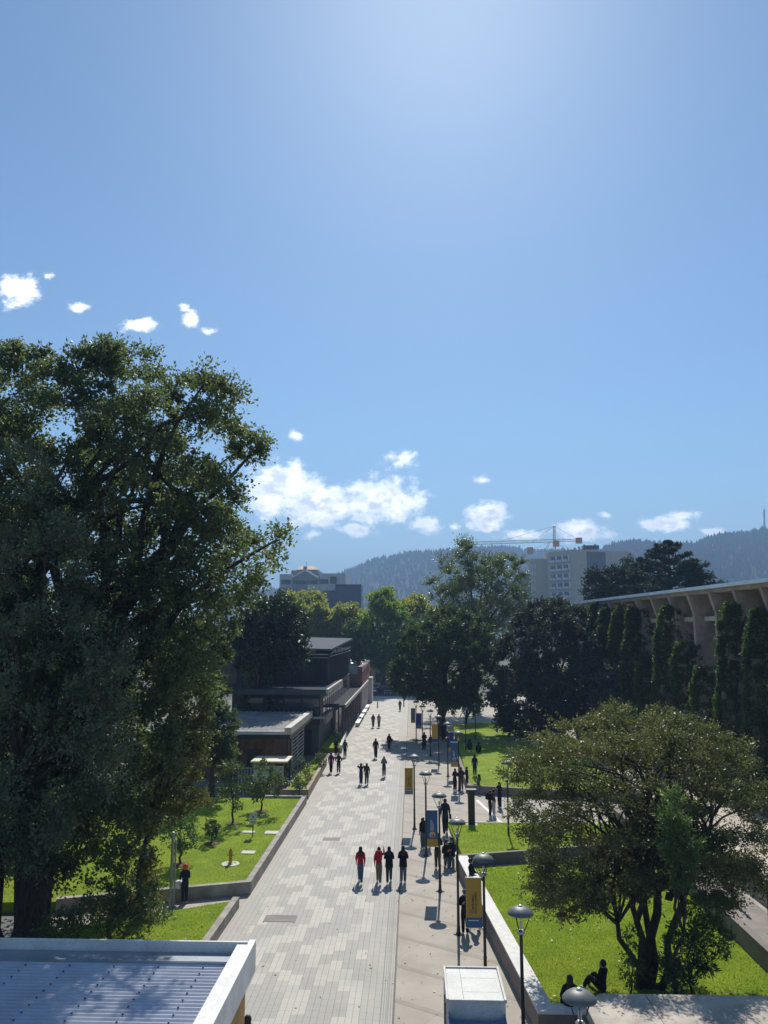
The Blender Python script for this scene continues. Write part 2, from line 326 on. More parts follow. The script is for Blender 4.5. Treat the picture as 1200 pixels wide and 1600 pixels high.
# right side: ramp, low wall, posts below the ivy building
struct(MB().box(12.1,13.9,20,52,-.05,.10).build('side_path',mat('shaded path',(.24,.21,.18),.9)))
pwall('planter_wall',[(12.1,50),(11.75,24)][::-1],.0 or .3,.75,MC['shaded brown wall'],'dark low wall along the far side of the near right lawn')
pwall('planter_wall',[(14.2,24),(14.4,60)][::-1],.3,1.0,WALL,'low concrete wall below the ivy covered building')
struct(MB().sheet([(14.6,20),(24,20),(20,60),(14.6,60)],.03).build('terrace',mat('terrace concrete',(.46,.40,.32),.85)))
for i,(x,y) in enumerate(((13.0,27.5),(13.0,30.5),(13.05,34))):
    o=MB().box(-.05,.05,-.05,.05,0,1.9).box(-.09,.09,-.09,.09,0,.03).build('post',DKM); o.location=(x,y,.1); tag(o,['nearest','middle','farthest'][i]+' of the slim dark posts on the side path right of the spreading tree','post','dark posts on the side path')
# grass blades close by
def blades(poly,n,zf,h=.06,wd=.03):
    xs=[p[0] for p in poly]; ys=[p[1] for p in poly]
    x=rng.uniform(min(xs),max(xs),n*2); y=rng.uniform(min(ys),max(ys),n*2); k_=pip(x,y,poly); x=x[k_][:n]; y=y[k_][:n]; n=len(x)
    z=np.array([zf(a,b) for a,b in zip(x,y)]); t=rng.uniform(0,6.28,n); hh=h*rng.uniform(.5,1.2,n)
    ax,ay=np.cos(t)*wd/2,np.sin(t)*wd/2; lx,ly=rng.normal(0,.4,n)*hh,rng.normal(0,.4,n)*hh
    V=np.stack([np.stack([x-ax,y-ay,z],1),np.stack([x+ax,y+ay,z],1),np.stack([x+lx,y+ly,z+hh],1)],1); return V.reshape(-1,3)
V=np.concatenate([blades(L1,60000,lambda x,y:.055),blades(UL,40000,lambda x,y:.375),blades(LL,18000,lambda x,y:.295),blades(L2,14000,lambda x,y:.45 if y<41.5 else .45-(y-41.5)*.073)])
o=npmesh('grass',V,3,leaf_mat('grass blades',[(.14,.20,.014),(.22,.29,.024),(.30,.36,.045)],.55,.7,.15)); tag(o,'short mown green grass covering the lawns','grass',kind='stuff')
def litter(n,poly,z):
    xs=[p[0] for p in poly]; ys=[p[1] for p in poly]; x=rng.uniform(min(xs),max(xs),n); y=rng.uniform(min(ys),max(ys),n); k_=pip(x,y,poly); x=x[k_];y=y[k_]; n=len(x); a=rng.uniform(0,6.28,n); s_=rng.uniform(.03,.07,n)
    c,d=np.cos(a)*s_,np.sin(a)*s_; zz=np.full(n,z); h=rng.uniform(.0,.03,n)
    return np.stack([np.stack([x-c,y-d,zz],1),np.stack([x+d*.5,y-c*.5,zz+h],1),np.stack([x+c,y+d,zz+h*.5],1),np.stack([x-d*.5,y+c*.5,zz+.01],1)],1).reshape(-1,3)
V=np.concatenate([litter(190,L1,.11),litter(110,UL,.43),litter(200,LL,.35),litter(110,[(-7,18),(-.6,18),(-.6,60),(-7,60)],.012),litter(260,[(-.5,18),(3.4,18),(2,38),(-.5,60)],.012)])
o=npmesh('fallen_leaves',V,4,leaf_mat('fallen leaf',[(.16,.08,.03),(.28,.18,.06),(.35,.28,.10)],.2)); tag(o,'dry fallen leaves scattered on lawns and paving','leaves',kind='stuff')
# ================================================================== BUILDINGS
TIMB=mat('brown timber panel',(.20,.10,.065),.7,var=.3,scale=3); GLD=glass_mat('dark glass'); GRM=mat('grey metal roof',(.12,.13,.145),.95,0,.05,.12,1,.1)
def corr(x0,x1,y0,y1,z,pitch,amp,along,prof=6,zf=None):     # corrugated sheet; ridges run along 'x' or 'y'
    b=MB(); L=(y1-y0) if along=='x' else (x1-x0); n=int(L/pitch*prof); zf=zf or (lambda x,y:z)
    for i in range(n+1):
        t=i/n*L; h=amp*math.sin(2*math.pi*i/prof)
        if along=='x': P=[(x0,y0+t),(x1,y0+t)]
        else: P=[(x0+t,y0),(x0+t,y1)]
        for q in P: b.v.append((q[0],q[1],zf(*q)+h))
        if i: a=2*i-2; b.f.append([a,a+1,a+3,a+2]); b.mi.append(0)
    return b
# --- white canopy, lower left
cn=thing('canopy_roof','white framed canopy with ribbed translucent sheeting, lower left corner','canopy')
RW=mat('canopy sheet',(.42,.44,.50),.32,.1,.6,.10,1.5,.05)
corr(-16,-4.28,9,19.35,3.28,.16,.022,'x').build('ribbed_sheet',RW,cn)
MB().box(-16,-4.0,19.98,20.05,2.95,3.54).build('far_fascia',WHITE,cn,bevel=.008)
MB().box(-16,-4.28,19.35,19.95,3.22,3.30).box(-16,-4.28,19.30,19.36,3.2,3.36).build('gutter',mat('galvanised gutter',(.27,.30,.33),.4,.3,.5,.1,2),cn)
MB().box(-4.02,-3.86,9,20.07,2.86,3.57).build('side_fascia',WHITE,cn,bevel=.008)
MB().box(-4.30,-4.02,9,19.95,3.22,3.50).build('edge_flashing',WHITE,cn,bevel=.008)
b=MB()
for i in range(11):
    x=-4.9-i*1.05
    for j in range(26): 
        y=19.1-j*.32; b.lathe([(.022,0),(.022,.012),(.010,.022)],(x,y,3.30),6)
b.build('roof_screws',mat('screw caps',(.04,.04,.05),.5),cn)
MB().box(-4.35,-4.06,17.6,19.9,0,2.86).build('support_panel',mat('ochre panel',(.42,.23,.06),.7,var=.1),cn)
b=MB(); [b.box(-16,-4.1,y,y+.08,3.02,3.2) for y in (10,12.5,15,17.5,19.6)]; b.build('roof_joist',DKM,cn)
# --- kiosk with metal roof
kk=thing('kiosk','low brown timber kiosk with weathered blue grey metal roof, left of promenade','kiosk')
MB().box(-22,-8.95,57.6,69.7,3.30,3.62).build('eaves_slab',DKM,kk)
corr(-22,-9.35,57.75,69.6,3.98,.42,.035,'y',4,zf=lambda x,y:3.80+(y-57.7)*.022).build('roof_sheet',mat('kiosk roof metal',(.24,.235,.215),.9,0,.08,.22,.9,.1,fine=.15),kk)
MB().box(-9.35,-8.87,57.55,69.75,3.623,4.12).build('side_fascia',mat('pale fascia',(.46,.43,.38),.7),kk)
MB().box(-22,-9.352,57.55,57.70,3.623,3.86).build('front_fascia',mat('zinc trim',(.5,.52,.55),.45,.3),kk)
MB().box(-21,-10.6,60.2,69,0,3.3).build('wall',TIMB,kk)
MB().box(-20.5,-13.2,60.05,60.195,1.0,2.55).build('window',GLD,kk)
b=MB(); [b.box(x,x+.08,59.98,60.05,.9,2.65) for x in (-20.5,-18.7,-16.9,-15.1,-13.28)]; b.box(-20.5,-13.2,59.97,60.049,2.56,2.66); b.build('window_frame',DKM,kk)
MB().box(-12.6,-11.5,60.08,60.196,0,2.2).build('door',mat('dark door',(.05,.035,.03),.6),kk)
b=MB(); [b.box(-9.25,-9.18,60.5,66.5,z,z+.09) for z in [.7+.28*i for i in range(9)]]; [b.box(-9.27,-9.16,y,y+.08,0,3.3) for y in (60.4,63.4,66.5)]; b.build('slat_screen',mat('steel slats',(.33,.34,.36),.5,.3),kk)
for x in (-21,-17.2,-13.4,-9.3): MB().box(x,x+.12,58.3,58.42,0,3.3).build('column',DKM,kk)
MB().box(-22,-8.9,57.8,60.2,.0,.12).build('deck',WALL,kk)
b=MB(); [b.box(-13.2+.22*i,-13.13+.22*i,58.0,58.05,.12,1.15) for i in range(14)]; b.box(-13.3,-10.0,57.99,58.06,1.16,1.22); b.build('railing',WHITE,kk)
# --- small shelter in front of the kiosk
sh=thing('shelter','tiny pale roofed booth with glass sides beside the flower planter','booth')
MB().box(-11.2,-8.65,54.6,57.0,2.10,2.22).build('roof',mat('pale booth roof',(.60,.54,.40),.7),sh,bevel=.02)
for x in (-11.1,-8.85):
    for y in (54.7,56.8): MB().box(x,x+.08,y,y+.08,0,2.1).build('post',DKM,sh)
MB().box(-11.0,-9.9,54.72,54.76,.8,1.9).box(-9.7,-8.9,54.72,54.76,.8,1.9).build('glass_panel',mat('pale glass',(.45,.5,.52),.15,0,.8),sh)
MB().box(-11.0,-8.9,54.78,54.84,0,.78).build('counter',TIMB,sh)
tr=MB(Matrix.Translation((-9.15,53.1,0))@Matrix.Rotation(R(38),4,'Y'))
lad=thing('stair_rail','wooden slatted handrail leaning beside the booth steps','handrail')
b=MB(); b.tube([(-8.9,55.2,2.0),(-9.7,52.3,.55)],.05); b.tube([(-8.9,55.2,1.2),(-9.7,52.3,-.0)],.05)
for i in range(8): t=i/7; b.tube([(-8.9-.8*t,55.2-2.9*t,2.0-1.45*t),(-8.9-.8*t,55.2-2.9*t,1.2-1.2*t)],.04)
b.build('rail',mat('worn timber',(.36,.28,.20),.8),lad)
# --- dark two storey building
DK=mat('charcoal cladding',(.035,.04,.048),.6,.1,.4,.25,1); DK2=mat('slate cladding',(.055,.065,.075),.6,.1,.4,.25,1)
db=thing('dark_building','charcoal clad modern two storey building with stepped flat roofs','building')
b=MB().box(-24,-8.45,78.6,104,4.9,8.95); b.build('upper_wall',DK,db)
b=MB()
for i in range(20): b.box(-8.449,-8.36,79.6+i*1.2,79.68+i*1.2,4.9,8.9)
b.build('wall_rib',DK2,db)
for x in (-23,-20,-17,-14,-11.4): MB().box(x,x+2.3,78.5,78.597,5.9,8.3).build('window',GLD,db)
for x in (-23.2,-20.3,-17.3,-14.3,-11.6,-8.7): MB().box(x,x+.12,78.4,78.498,5.0,8.9).build('mullion',DK2,db)
MB().add([(-25,78.0,9.55),(-8.1,78.0,9.15),(-8.0,104.6,10.0),(-25,104.6,10.4),(-25,78.0,9.75),(-8.1,78.0,9.35),(-8.0,104.6,10.2),(-25,104.6,10.6)],[(0,3,2,1),(4,5,6,7),(0,1,5,4),(1,2,6,5),(2,3,7,6),(3,0,4,7)]).build('roof',GRM,db)
b=MB()
for i in range(6): b.tube([(-8.47,80.5+i*4,8.75),(-7.95,80.5+i*4,9.2)],.07,5)
b.box(-8.36,-8.28,79,104,8.55,8.62); b.box(-24,-8.5,78.2,78.3,8.75,8.86); b.box(-20,-8.5,78.1,78.2,8.45,8.52); b.build('roof_strut',mat('strut steel',(.5,.52,.55),.4,.4),db)
MB().box(-15.6,-7.72,70.0,84.2,5.62,5.86).build('terrace_slab',mat('flat roof membrane',(.055,.06,.072),.95,0,.05),db)
MB().box(-7.72,-7.5,69.95,84.2,5.55,5.98).build('slab_fascia',mat('stone fascia',(.40,.37,.33),.7),db)
MB().box(-15.6,-7.722,69.85,69.998,5.5,5.98).build('front_fascia',DK2,db)
MB().box(-15.2,-8.35,71.2,104,2.75,5.62).build('middle_wall',DK,db)
for x in (-15,-13.3,-11.6,-9.95): MB().box(x,x+1.5,71.1,71.197,3.2,5.1).build('window',GLD,db)
for i in range(14): MB().box(-8.349,-8.3,73+1.9*i,74.5+1.9*i,3.3,5.1).build('window',glass_mat('side glass',(.04,.05,.06)),db)
MB().box(-9.9,-8.0,70.4,71.1,3.35,3.5).build('door_canopy',mat('stone fascia',(.4,.37,.33)),db)
MB().box(-15.0,-8.55,72,104,0,2.75).build('lower_wall',mat('lower plaster',(.085,.085,.09),.8),db)
MB().box(-10.4,-9.2,71.9,71.998,0,2.2).build('door',mat('black door',(.012,.012,.014),.5),db)
b=MB(); b.box(-8.3,-8.0,73,79,2.6,3.35); b.build('side_ledge',WALL,db)
MB().box(-9.2,-6.95,80.5,122,3.40,3.62).build('arcade_roof',mat('arcade roof',(.06,.065,.072),.95,0,.05),db)
MB().box(-6.95,-6.8,80.45,122,3.34,3.70).build('arcade_fascia',mat('stone fascia',(.4,.37,.33)),db)
for i in range(11): MB().box(-7.3,-7.1,82+i*3.6,82.2+i*3.6,0,3.4).build('arcade_column',mat('arcade column',(.14,.12,.12),.6),db)
for i in range(9): MB().box(-8.2,-8.1,83+i*4,85.6+i*4,.3,2.8).build('shop_window',mat('shop glass',(.12,.07,.07),.2,0,.8,.6,.8,0),db)
MB().box(-24,-8.5,104,122,0,4.2).build('rear_wall',DK,db)
for i,y in enumerate((93,99,105.5,112)):
    o=MB().box(-.25,.25,0,4.6,.38,.46).box(-.2,.2,.3,.5,0,.38).box(-.2,.2,4.1,4.3,0,.38).build('stone_bench',WHITE,bevel=.02); o.location=(-6.55,y,0); tag(o,['nearest','second nearest','third nearest','farthest'][i]+' white slab bench in the row along the arcade of the dark building','bench','white benches along the arcade')
# --- brick annex
ax=thing('brick_annex','small brick building with a glass roof terrace, past the dark building','building')
BR=brick_mat('red brick',(.20,.07,.05),(.26,.10,.07),(.2,.17,.15),(R(90),0,R(90)))
MB().box(-7.55,-6.95,108,127,3.7,6.3).build('side_wall',BR,ax); MB().box(-10.5,-7.55,108,108.3,3.7,5.3).build('front_wall',BR,ax)
b=MB(); [b.box(-9.7,-8.6,107.93,107.998,3.75+.22*i,3.85+.22*i) for i in range(9)]; b.build('louvre',mat('red louvre',(.35,.10,.07),.6),ax)
MB().add([(-7.6,107.9,5.45),(-6.85,107.9,5.45),(-6.85,127,6.35),(-7.6,127,6.35),(-7.6,107.9,5.65),(-6.85,107.9,5.65),(-6.85,127,6.55),(-7.6,127,6.55)],[(0,3,2,1),(4,5,6,7),(0,1,5,4),(1,2,6,5),(2,3,7,6),(3,0,4,7)]).build('parapet',GRM,ax)
MB().box(-10.5,-7.6,108.0,108.06,5.3,6.6).build('glass_screen',mat('green glass',(.25,.33,.34),.15,0,.8),ax)
MB().box(-10.6,-7.5,107.95,108.1,6.6,6.72).build('top_rail',GRM,ax)
MB().box(-11,-7,108.1,127,0,3.7).build('lower_wall',WALL,ax); MB().box(-7.0,-6.4,124.5,127.5,0,3.9).build('corner_pier',WALLL,ax)
# --- far café with white awning
cf=thing('cafe','cream pavilion with a sunlit white awning beyond the end of the street','cafe')
MB().box(-14,-3,170,182,0,4.2).build('wall',mat('cream wall',(.55,.45,.28),.8),cf)
MB().add([(-14,165.5,4.1),(-4.5,165.5,4.1),(-4.5,171,5.4),(-14,171,5.4),(-14,165.5,4.2),(-4.5,165.5,4.2),(-4.5,171,5.5),(-14,171,5.5)],[(0,3,2,1),(4,5,6,7),(0,1,5,4),(1,2,6,5),(2,3,7,6),(3,0,4,7)]).build('awning',WHITE,cf)
for x in (-13,-10.5,-8,-5.5): MB().box(x,x+1.4,169.9,169.998,.3,2.6).build('window',GLD,cf)
# --- ivy building on the right : local frame u = distance outward from facade plane toward street(-), s along, z
ANG=math.atan(.10997/1.00887); DIR=Vector((-math.sin(ANG),math.cos(ANG),0)); NRM=Vector((math.cos(ANG),math.sin(ANG),0))
MF=Matrix(((NRM.x,DIR.x,0,0),(NRM.y,DIR.y,0,0),(0,0,1,0),(0,0,0,1)))     # local (L, s, z)
def Fp(px,py,L):
    d=Vector(ray(px,py)); t=L/d.dot(NRM); return d.dot(DIR)*t, H+d.z*t
LE=28.5
s0,z0=Fp(1200,908,LE); s1,z1=Fp(905,941,LE); ZR=(z0+z1)/2
CONC=mat('exposed concrete',(.42,.33,.27),.85,var=.18,scale=1.2,bump=.3); RB=mat('roof edge metal',(.74,.76,.80),.4,.3,.5,.1,1)
ib=thing('ivy_building','long low concrete hall with flared piers and thin pale roof, right side','building')
MB(MF).box(LE-.15,LE+12,s0-25,s1+2,ZR-.10,ZR+.16).build('roof',RB,ib)
MB(MF).box(LE+.25,LE+12,s0-25,s1+1.6,ZR-.40,ZR-.103).build('roof_soffit',CONC,ib)
PT=[917,931,947,964,985,1007,1033,1064,1103,1147,1193]
sp_=[Fp(p,950,LE+.2)[0] for p in PT]; step=(sp_[0]-sp_[-1])/10
sp_=[sp_[0]-i*step for i in range(17)]; IVN=12
for i,sv in enumerate(sp_):
    prof=[(LE+.05,ZR-.42),(LE+.5,ZR-1.9),(LE+.5,0),(LE+2.2,0),(LE+2.2,ZR-.42)]
    b=MB(MF); n=len(prof); b.add([(L,sv-.17,z) for L,z in prof]+[(L,sv+.17,z) for L,z in prof],[list(range(n)),list(range(n,2*n))[::-1]]+[(j,(j+1)%n,n+(j+1)%n,n+j) for j in range(n)])
    b.build('pier',CONC,ib)
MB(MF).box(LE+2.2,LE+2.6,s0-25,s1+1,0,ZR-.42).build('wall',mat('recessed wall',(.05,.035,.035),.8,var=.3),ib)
b=MB(MF); b.box(LE+1.3,LE+1.6,s0-25,s1+1,ZR-2.45,ZR-2.1); b.build('lintel',mat('pale lintel',(.62,.55,.48),.8),ib)
for i in range(16):
    a_=sp_[i]-.17; b_=sp_[i+1]+.17
    w_=MB(MF).box(LE+2.1,LE+2.197,b_+.3,a_-.3,3,ZR-2.6).build('window',GLD,ib)
    b=MB(MF); b.box(LE+2.02,LE+2.099,(a_+b_)/2-.05,(a_+b_)/2+.05,3,ZR-2.6)
    for z in (5,7.2,9.2): b.box(LE+2.03,LE+2.098,b_+.3,a_-.3,z,z+.07)
    b.build('window_frame',DKM,w_)
# --- far buildings
def fbox(name,px0,px1,ytop,y,dep,m,parent,ybot=1005,zb=None):
    a=D(px0,ytop,y); b_=D(px1,ytop,y); z0=0 if zb is None else D(px0,zb,y).z
    o=MB().box(a.x,b_.x,y,y+dep,z0,a.z).build(name,m,parent); return o
GW=mat('far white render',(.50,.50,.50),.8); GG=mat('far grey render',(.28,.31,.33),.8); GB=mat('far blue grey wall',(.10,.11,.15),.7); FG=mat('far window glass',(.05,.06,.08),.2,0,.7)
ho=thing('office_block','white and grey gabled block with roof turret, far left','building')
fbox('white_wing',437,457,897,300,20,GW,ho); fbox('white_wing',500,540,896,300,20,GW,ho)
fbox('rear_wall',455,498,891,303,18,GG,ho)
P=[D(457,902,299.6),D(477,891,299.6),D(498,903,299.6),D(498,940,299.6),D(457,940,299.6)]
b=MB(); b.add([tuple(p) for p in P]+[(p.x,p.y+3,p.z) for p in P],[(4,3,2,1,0),(5,6,7,8,9)]+[(i,(i+1)%5,5+(i+1)%5,5+i) for i in range(5)]); b.build('gable',GG,ho)
b=MB(); 
for (p,q) in ((P[0],P[1]),(P[1],P[2])): b.tube([(p.x,p.y-.3,p.z),(q.x,q.y-.3,q.z)],.45,4)
b.build('gable_trim',WHITE,ho)
def win(x0,x1,y0,y1,y,parent,m=FG):
    a=D(x0,y1,y); c=D(x1,y0,y); return MB().box(a.x,c.x,y-.15,y+.15,a.z,c.z).build('window',m,parent)
for (x0,x1,y0,y1) in ((440,454,906,913),(440,454,918,924),(500,513,905,912),(516,526,901,912)): win(x0,x1,y0,y1,299.8,ho)
for i in range(6): win(459+i*6.4,464+i*6.4,907,912,299.4,ho,GLD)
b=MB(); a=D(463,890,306); c=D(496,890,306); e=D(470,884.5,310); f=D(490,884.5,310)
b.add([tuple(a),tuple(c),(c.x,c.y+14,c.z),(a.x,a.y+14,a.z),(e.x,310,e.z),(f.x,310,f.z),(f.x,314,f.z),(e.x,314,e.z)],[(0,1,5,4),(1,2,6,5),(2,3,7,6),(3,0,4,7),(4,5,6,7)]); b.build('roof',mat('tan roof',(.42,.28,.16),.7),ho)
fbox('chimney',474,479,885,299,2,GG,ho,zb=891); fbox('mast',478.3,478.8,878,301,.2,DKM,ho,zb=886)
bl=thing('blue_annex','windowless blue grey block below the gabled white block','building')
fbox('wall',440,500,923,285,8,GB,bl); fbox('wall',498,524,923,286,8,GB,bl); fbox('wall',524,564,914,284,9,GB,bl)
fbox('plant_screen',480,524,913.5,286.5,2,GW,bl,zb=923); fbox('side_frame',565,568,929,284,.6,mat('far white render',(.5,.5,.5)),bl)
fbox('parapet',523.6,564.4,913.2,283.7,.3,DKM,bl,zb=914.2)
TAN=mat('far tan render',(.50,.41,.32),.8); TAN2=mat('far pale tan',(.44,.40,.36),.8)
ap=thing('apartment_block','tall beige apartment block with rows of balconies, under the crane','building')
# rotated block: corner at px 895, balcony face to left, plain face to right
Pc=D(858,863,452); P1=D(897,859,440); P2_=D(984,858,452)
b=MB(); poly=[(P1.x,P1.y),(P2_.x,P2_.y),(P2_.x,P2_.y+20),(Pc.x,Pc.y+20),(Pc.x,Pc.y)]; b.prism(poly,0,P1.z); b.build('wall',TAN,ap)
dv=Vector((P1.x-Pc.x,P1.y-Pc.y,0)); Lf=dv.length; ang=math.atan2(dv.y,dv.x); MA=Matrix.Translation((Pc.x,Pc.y,0))@Matrix.Rotation(ang,4,'Z')
for r_ in range(6):
    zt=D(878,868+r_*14,446).z; 
    for c_ in range(3):
        x=1.0+c_*Lf*.25
        w_=MB(MA).box(x,x+Lf*.2,-.12,.3,zt-3.4,zt-.4).build('balcony_recess',FG,ap)
        MB(MA).box(x,x+Lf*.2,-1.1,-1.0,zt-3.6,zt-2.5).build('balcony_front',mat('balcony panel',(.62,.64,.66),.5),w_)
        MB(MA).box(x+Lf*.2+.1,x+Lf*.2+1.0,-.5,-.02,zt-4.2,zt).build('balcony_fin',WHITE,w_)
    MB(MA).box(0,Lf*.82,-1.3,-.01,zt-4.0,zt-3.62).build('balcony_slab',TAN2,ap)
a=D(917,862,443.5); c=D(950,862,448); gz=D(917,884,443).z
b=MB(); dd=Vector((P2_.x-P1.x,P2_.y-P1.y,0)).normalized(); q0=Vector((P1.x,P1.y,0))+dd*8; q1=q0+dd*12.2; nv=Vector((dd.y,-dd.x,0))*.25
b.prism([tuple((q0+nv)[:2]),tuple((q1+nv)[:2]),tuple(q1[:2]),tuple(q0[:2])],gz-12,P1.z-.8); b.build('mesh_panel',mat('grey netting',(.10,.11,.14),.8),ap)
tang=math.atan2(dd.y,dd.x)
fbox('roof_plant',912,936,852,452,6,DKM,ap,zb=858.5)
for i,x in enumerate((897,904,912,920,929)): fbox('vent_pipe',x,x+2,[856,854,851,852,850][i],450,1,DKM,ap,zb=859)
lw=thing('apartment_block','lower beige apartment wing left of the balcony block','building')
fbox('wall',829,860,873,462,12,TAN,lw)
for r_ in range(6):
    for c_ in range(2): win(831+c_*4,833+c_*4,882+r_*11.5,888+r_*11.5,461.7,lw,WHITE)
b2=thing('side_block','narrow beige block right of the balcony block','building'); fbox('wall',984,992,865,460,10,TAN2,b2); fbox('wall',992,1012,872,470,10,GG,b2)
bb=thing('glass_block','blue glazed block left of the beige apartments','building'); fbox('wall',803,829,897,430,12,mat('far blue glass',(.07,.10,.14),.3,0,.6),bb); fbox('brick_band',816,829,915,429.5,.4,mat('far brick',(.2,.11,.08),.8),bb,zb=922)
# --- cranes
ORG=mat('crane orange',(.42,.19,.08),.6); CY=mat('crane pale',(.45,.43,.38),.6)
def lattice(b,p,q,wd,n,th=.10):
    p=Vector(p);q=Vector(q);d=(q-p).normalized(); u=d.cross(Vector((0,1,0))); u=u.normalized()*wd/2 if u.length>.1 else Vector((wd/2,0,0)); v=d.cross(u).normalized()*wd/2
    cs=[u+v,u-v,-u-v,-u+v]
    for c in cs: b.tube([p+c,q+c],th,4)
    for i in range(n):
        a=p.lerp(q,i/n); e=p.lerp(q,(i+1)/n)
        for j in range(4): b.tube([a+cs[j],e+cs[(j+1)%4]],th*.6,3)
cr=thing('tower_crane','orange tower crane with long jib reaching left above the apartments','crane')
yc=520; base=D(866,905,yc); top=D(866,846,yc); apex=D(866,822,yc); jl=D(735,849,yc); jr=D(905,844,yc)
b=MB(); lattice(b,(top.x,yc,0),top,1.6,40,.13); b.build('mast',CY,cr)
b=MB(); lattice(b,top,apex,1.2,6,.16); b.box(top.x-.4,top.x+3.2,yc-1,yc+1,top.z-3.5,top.z+.5); b.build('cab_and_peak',ORG,cr)
b=MB(); lattice(b,(top.x,yc,top.z+.5),(jl.x,yc,jl.z),1.7,40,.13); b.build('jib',CY,cr)
b=MB(); lattice(b,(top.x,yc,top.z+.5),(jr.x,yc,jr.z),1.3,10,.14); b.build('counter_jib',ORG,cr)
MB().box(jr.x-2.2,jr.x+1.8,yc-1.2,yc+1.2,jr.z-2.2,jr.z+1.7).build('counterweight',ORG,cr,bevel=.2)
b=MB(); b.tube([apex,(jl.x+20,yc,jl.z+1.3)],.09,3); b.tube([apex,(jl.x+42,yc,jl.z+1.0)],.09,3); b.tube([apex,(jr.x-2,yc,jr.z+1.3)],.09,3); b.build('tie_cable',DKM,cr)
c2=thing('tower_crane','second smaller crane partly behind the apartments, counterweight on its left','crane')
yc=600; t2=D(853,860,yc); a2=D(858,847,yc); l2=D(829,860,yc); r2=D(905,861,yc)
b=MB(); lattice(b,(t2.x,yc,0),t2,1.6,36,.13); lattice(b,t2,a2,1.2,5,.13); b.build('mast',CY,c2)
b=MB(); lattice(b,(l2.x,yc,l2.z),(r2.x,yc,r2.z),1.4,26,.12); b.build('jib',CY,c2)
MB().box(l2.x-2.5,l2.x+2,yc-1.2,yc+1.2,l2.z-3,l2.z+2.5).build('counterweight',mat('crane ochre',(.40,.28,.15),.7),c2,bevel=.2)
b=MB(); b.tube([a2,(l2.x,yc,l2.z)],.08,3); b.tube([a2,(r2.x,yc,r2.z)],.08,3); b.build('tie_cable',DKM,c2)
# ================================================================== VEGETATION
def unit(v): return v/np.maximum(1e-9,np.linalg.norm(v,axis=-1,keepdims=True))
def leafverts(cen,rad,ntw,nlf,size,asp=.5,flat=1.,up=.25,ctr=None,jit=.07,tip=1.2,droop=0.):
    cen=np.asarray(cen,float); n=len(cen); rad=np.asarray(rad,float)
    d=rng.normal(size=(n,ntw,3)); d=unit(d)
    if ctr is not None: d=d+.45*unit(cen-np.asarray(ctr))[:,None,:]
    d[...,2]=d[...,2]*flat+up*(flat if flat<1 else 1); d=unit(d)
    L=rad[:,None]*rng.uniform(.55,tip,(n,ntw))
    t=rng.uniform(.12,1,(n,ntw,nlf))**.75
    p=cen[:,None,None,:]+d[:,:,None,:]*(L[:,:,None]*t)[...,None]
    p[...,2]-=droop*(L[:,:,None]*t)**2
    p=p+rng.normal(size=p.shape)*(rad*jit)[:,None,None,None]
    a=unit(d[:,:,None,:]*.8+rng.normal(size=p.shape)*.7); q=unit(np.cross(a,rng.normal(size=p.shape)))
    s=size*rng.uniform(.6,1.35,p.shape[:3])[...,None]
    a=a*s; q=q*s*asp*.5
    V=np.stack([p,p+a*.45+q,p+a,p+a*.45-q],3); return V.reshape(-1,3)
def clumps(poly,y,thick,n,r0,r1,inner=.6,lean=0.,ymap=None,mx=None):
    xs=[p[0] for p in poly]; ys=[p[1] for p in poly]; sc=y/1213
    out=[];rr=[]
    X=rng.uniform(min(xs),max(xs),n*8);Y=rng.uniform(min(ys),max(ys),n*8); ok=pip(X,Y,poly); X=X[ok];Y=Y[ok]
    e=edged(X,Y,poly)*sc; r=rng.uniform(r0,r1,len(X)); ok=e>r*inner; X=X[ok][:n];Y=Y[ok][:n];e=e[ok][:n];r=r[ok][:n]
    em=max(r1,(mx or thick)); f=np.clip(e/em,0,1); hd=thick*np.sqrt(1-(1-f)**2)
    dy=rng.uniform(-1,1,len(X))*hd
    for a,b,c in zip(X,Y,dy):
        yy=y+c+(ymap(a,b) if ymap else 0); p=D(a,b,yy); out.append((p.x,p.y,max(p.z,.15)))
    return np.array(out),r
def limb(b,p,q,r0,r1,wig=.3,n=5,sag=0):
    p=Vector(p);q=Vector(q);pts=[];L=(q-p).length
    for i in range(n+1):
        t=i/n; v=p.lerp(q,t); k_=math.sin(math.pi*t)*wig*L*.18
        v+=Vector((random.uniform(-1,1)*k_,random.uniform(-1,1)*k_,random.uniform(-.4,1)*k_+math.sin(math.pi*t)*sag)); pts.append(v)
    b.tube(pts,[r0+(r1-r0)*i/n for i in range(n+1)],7); return pts
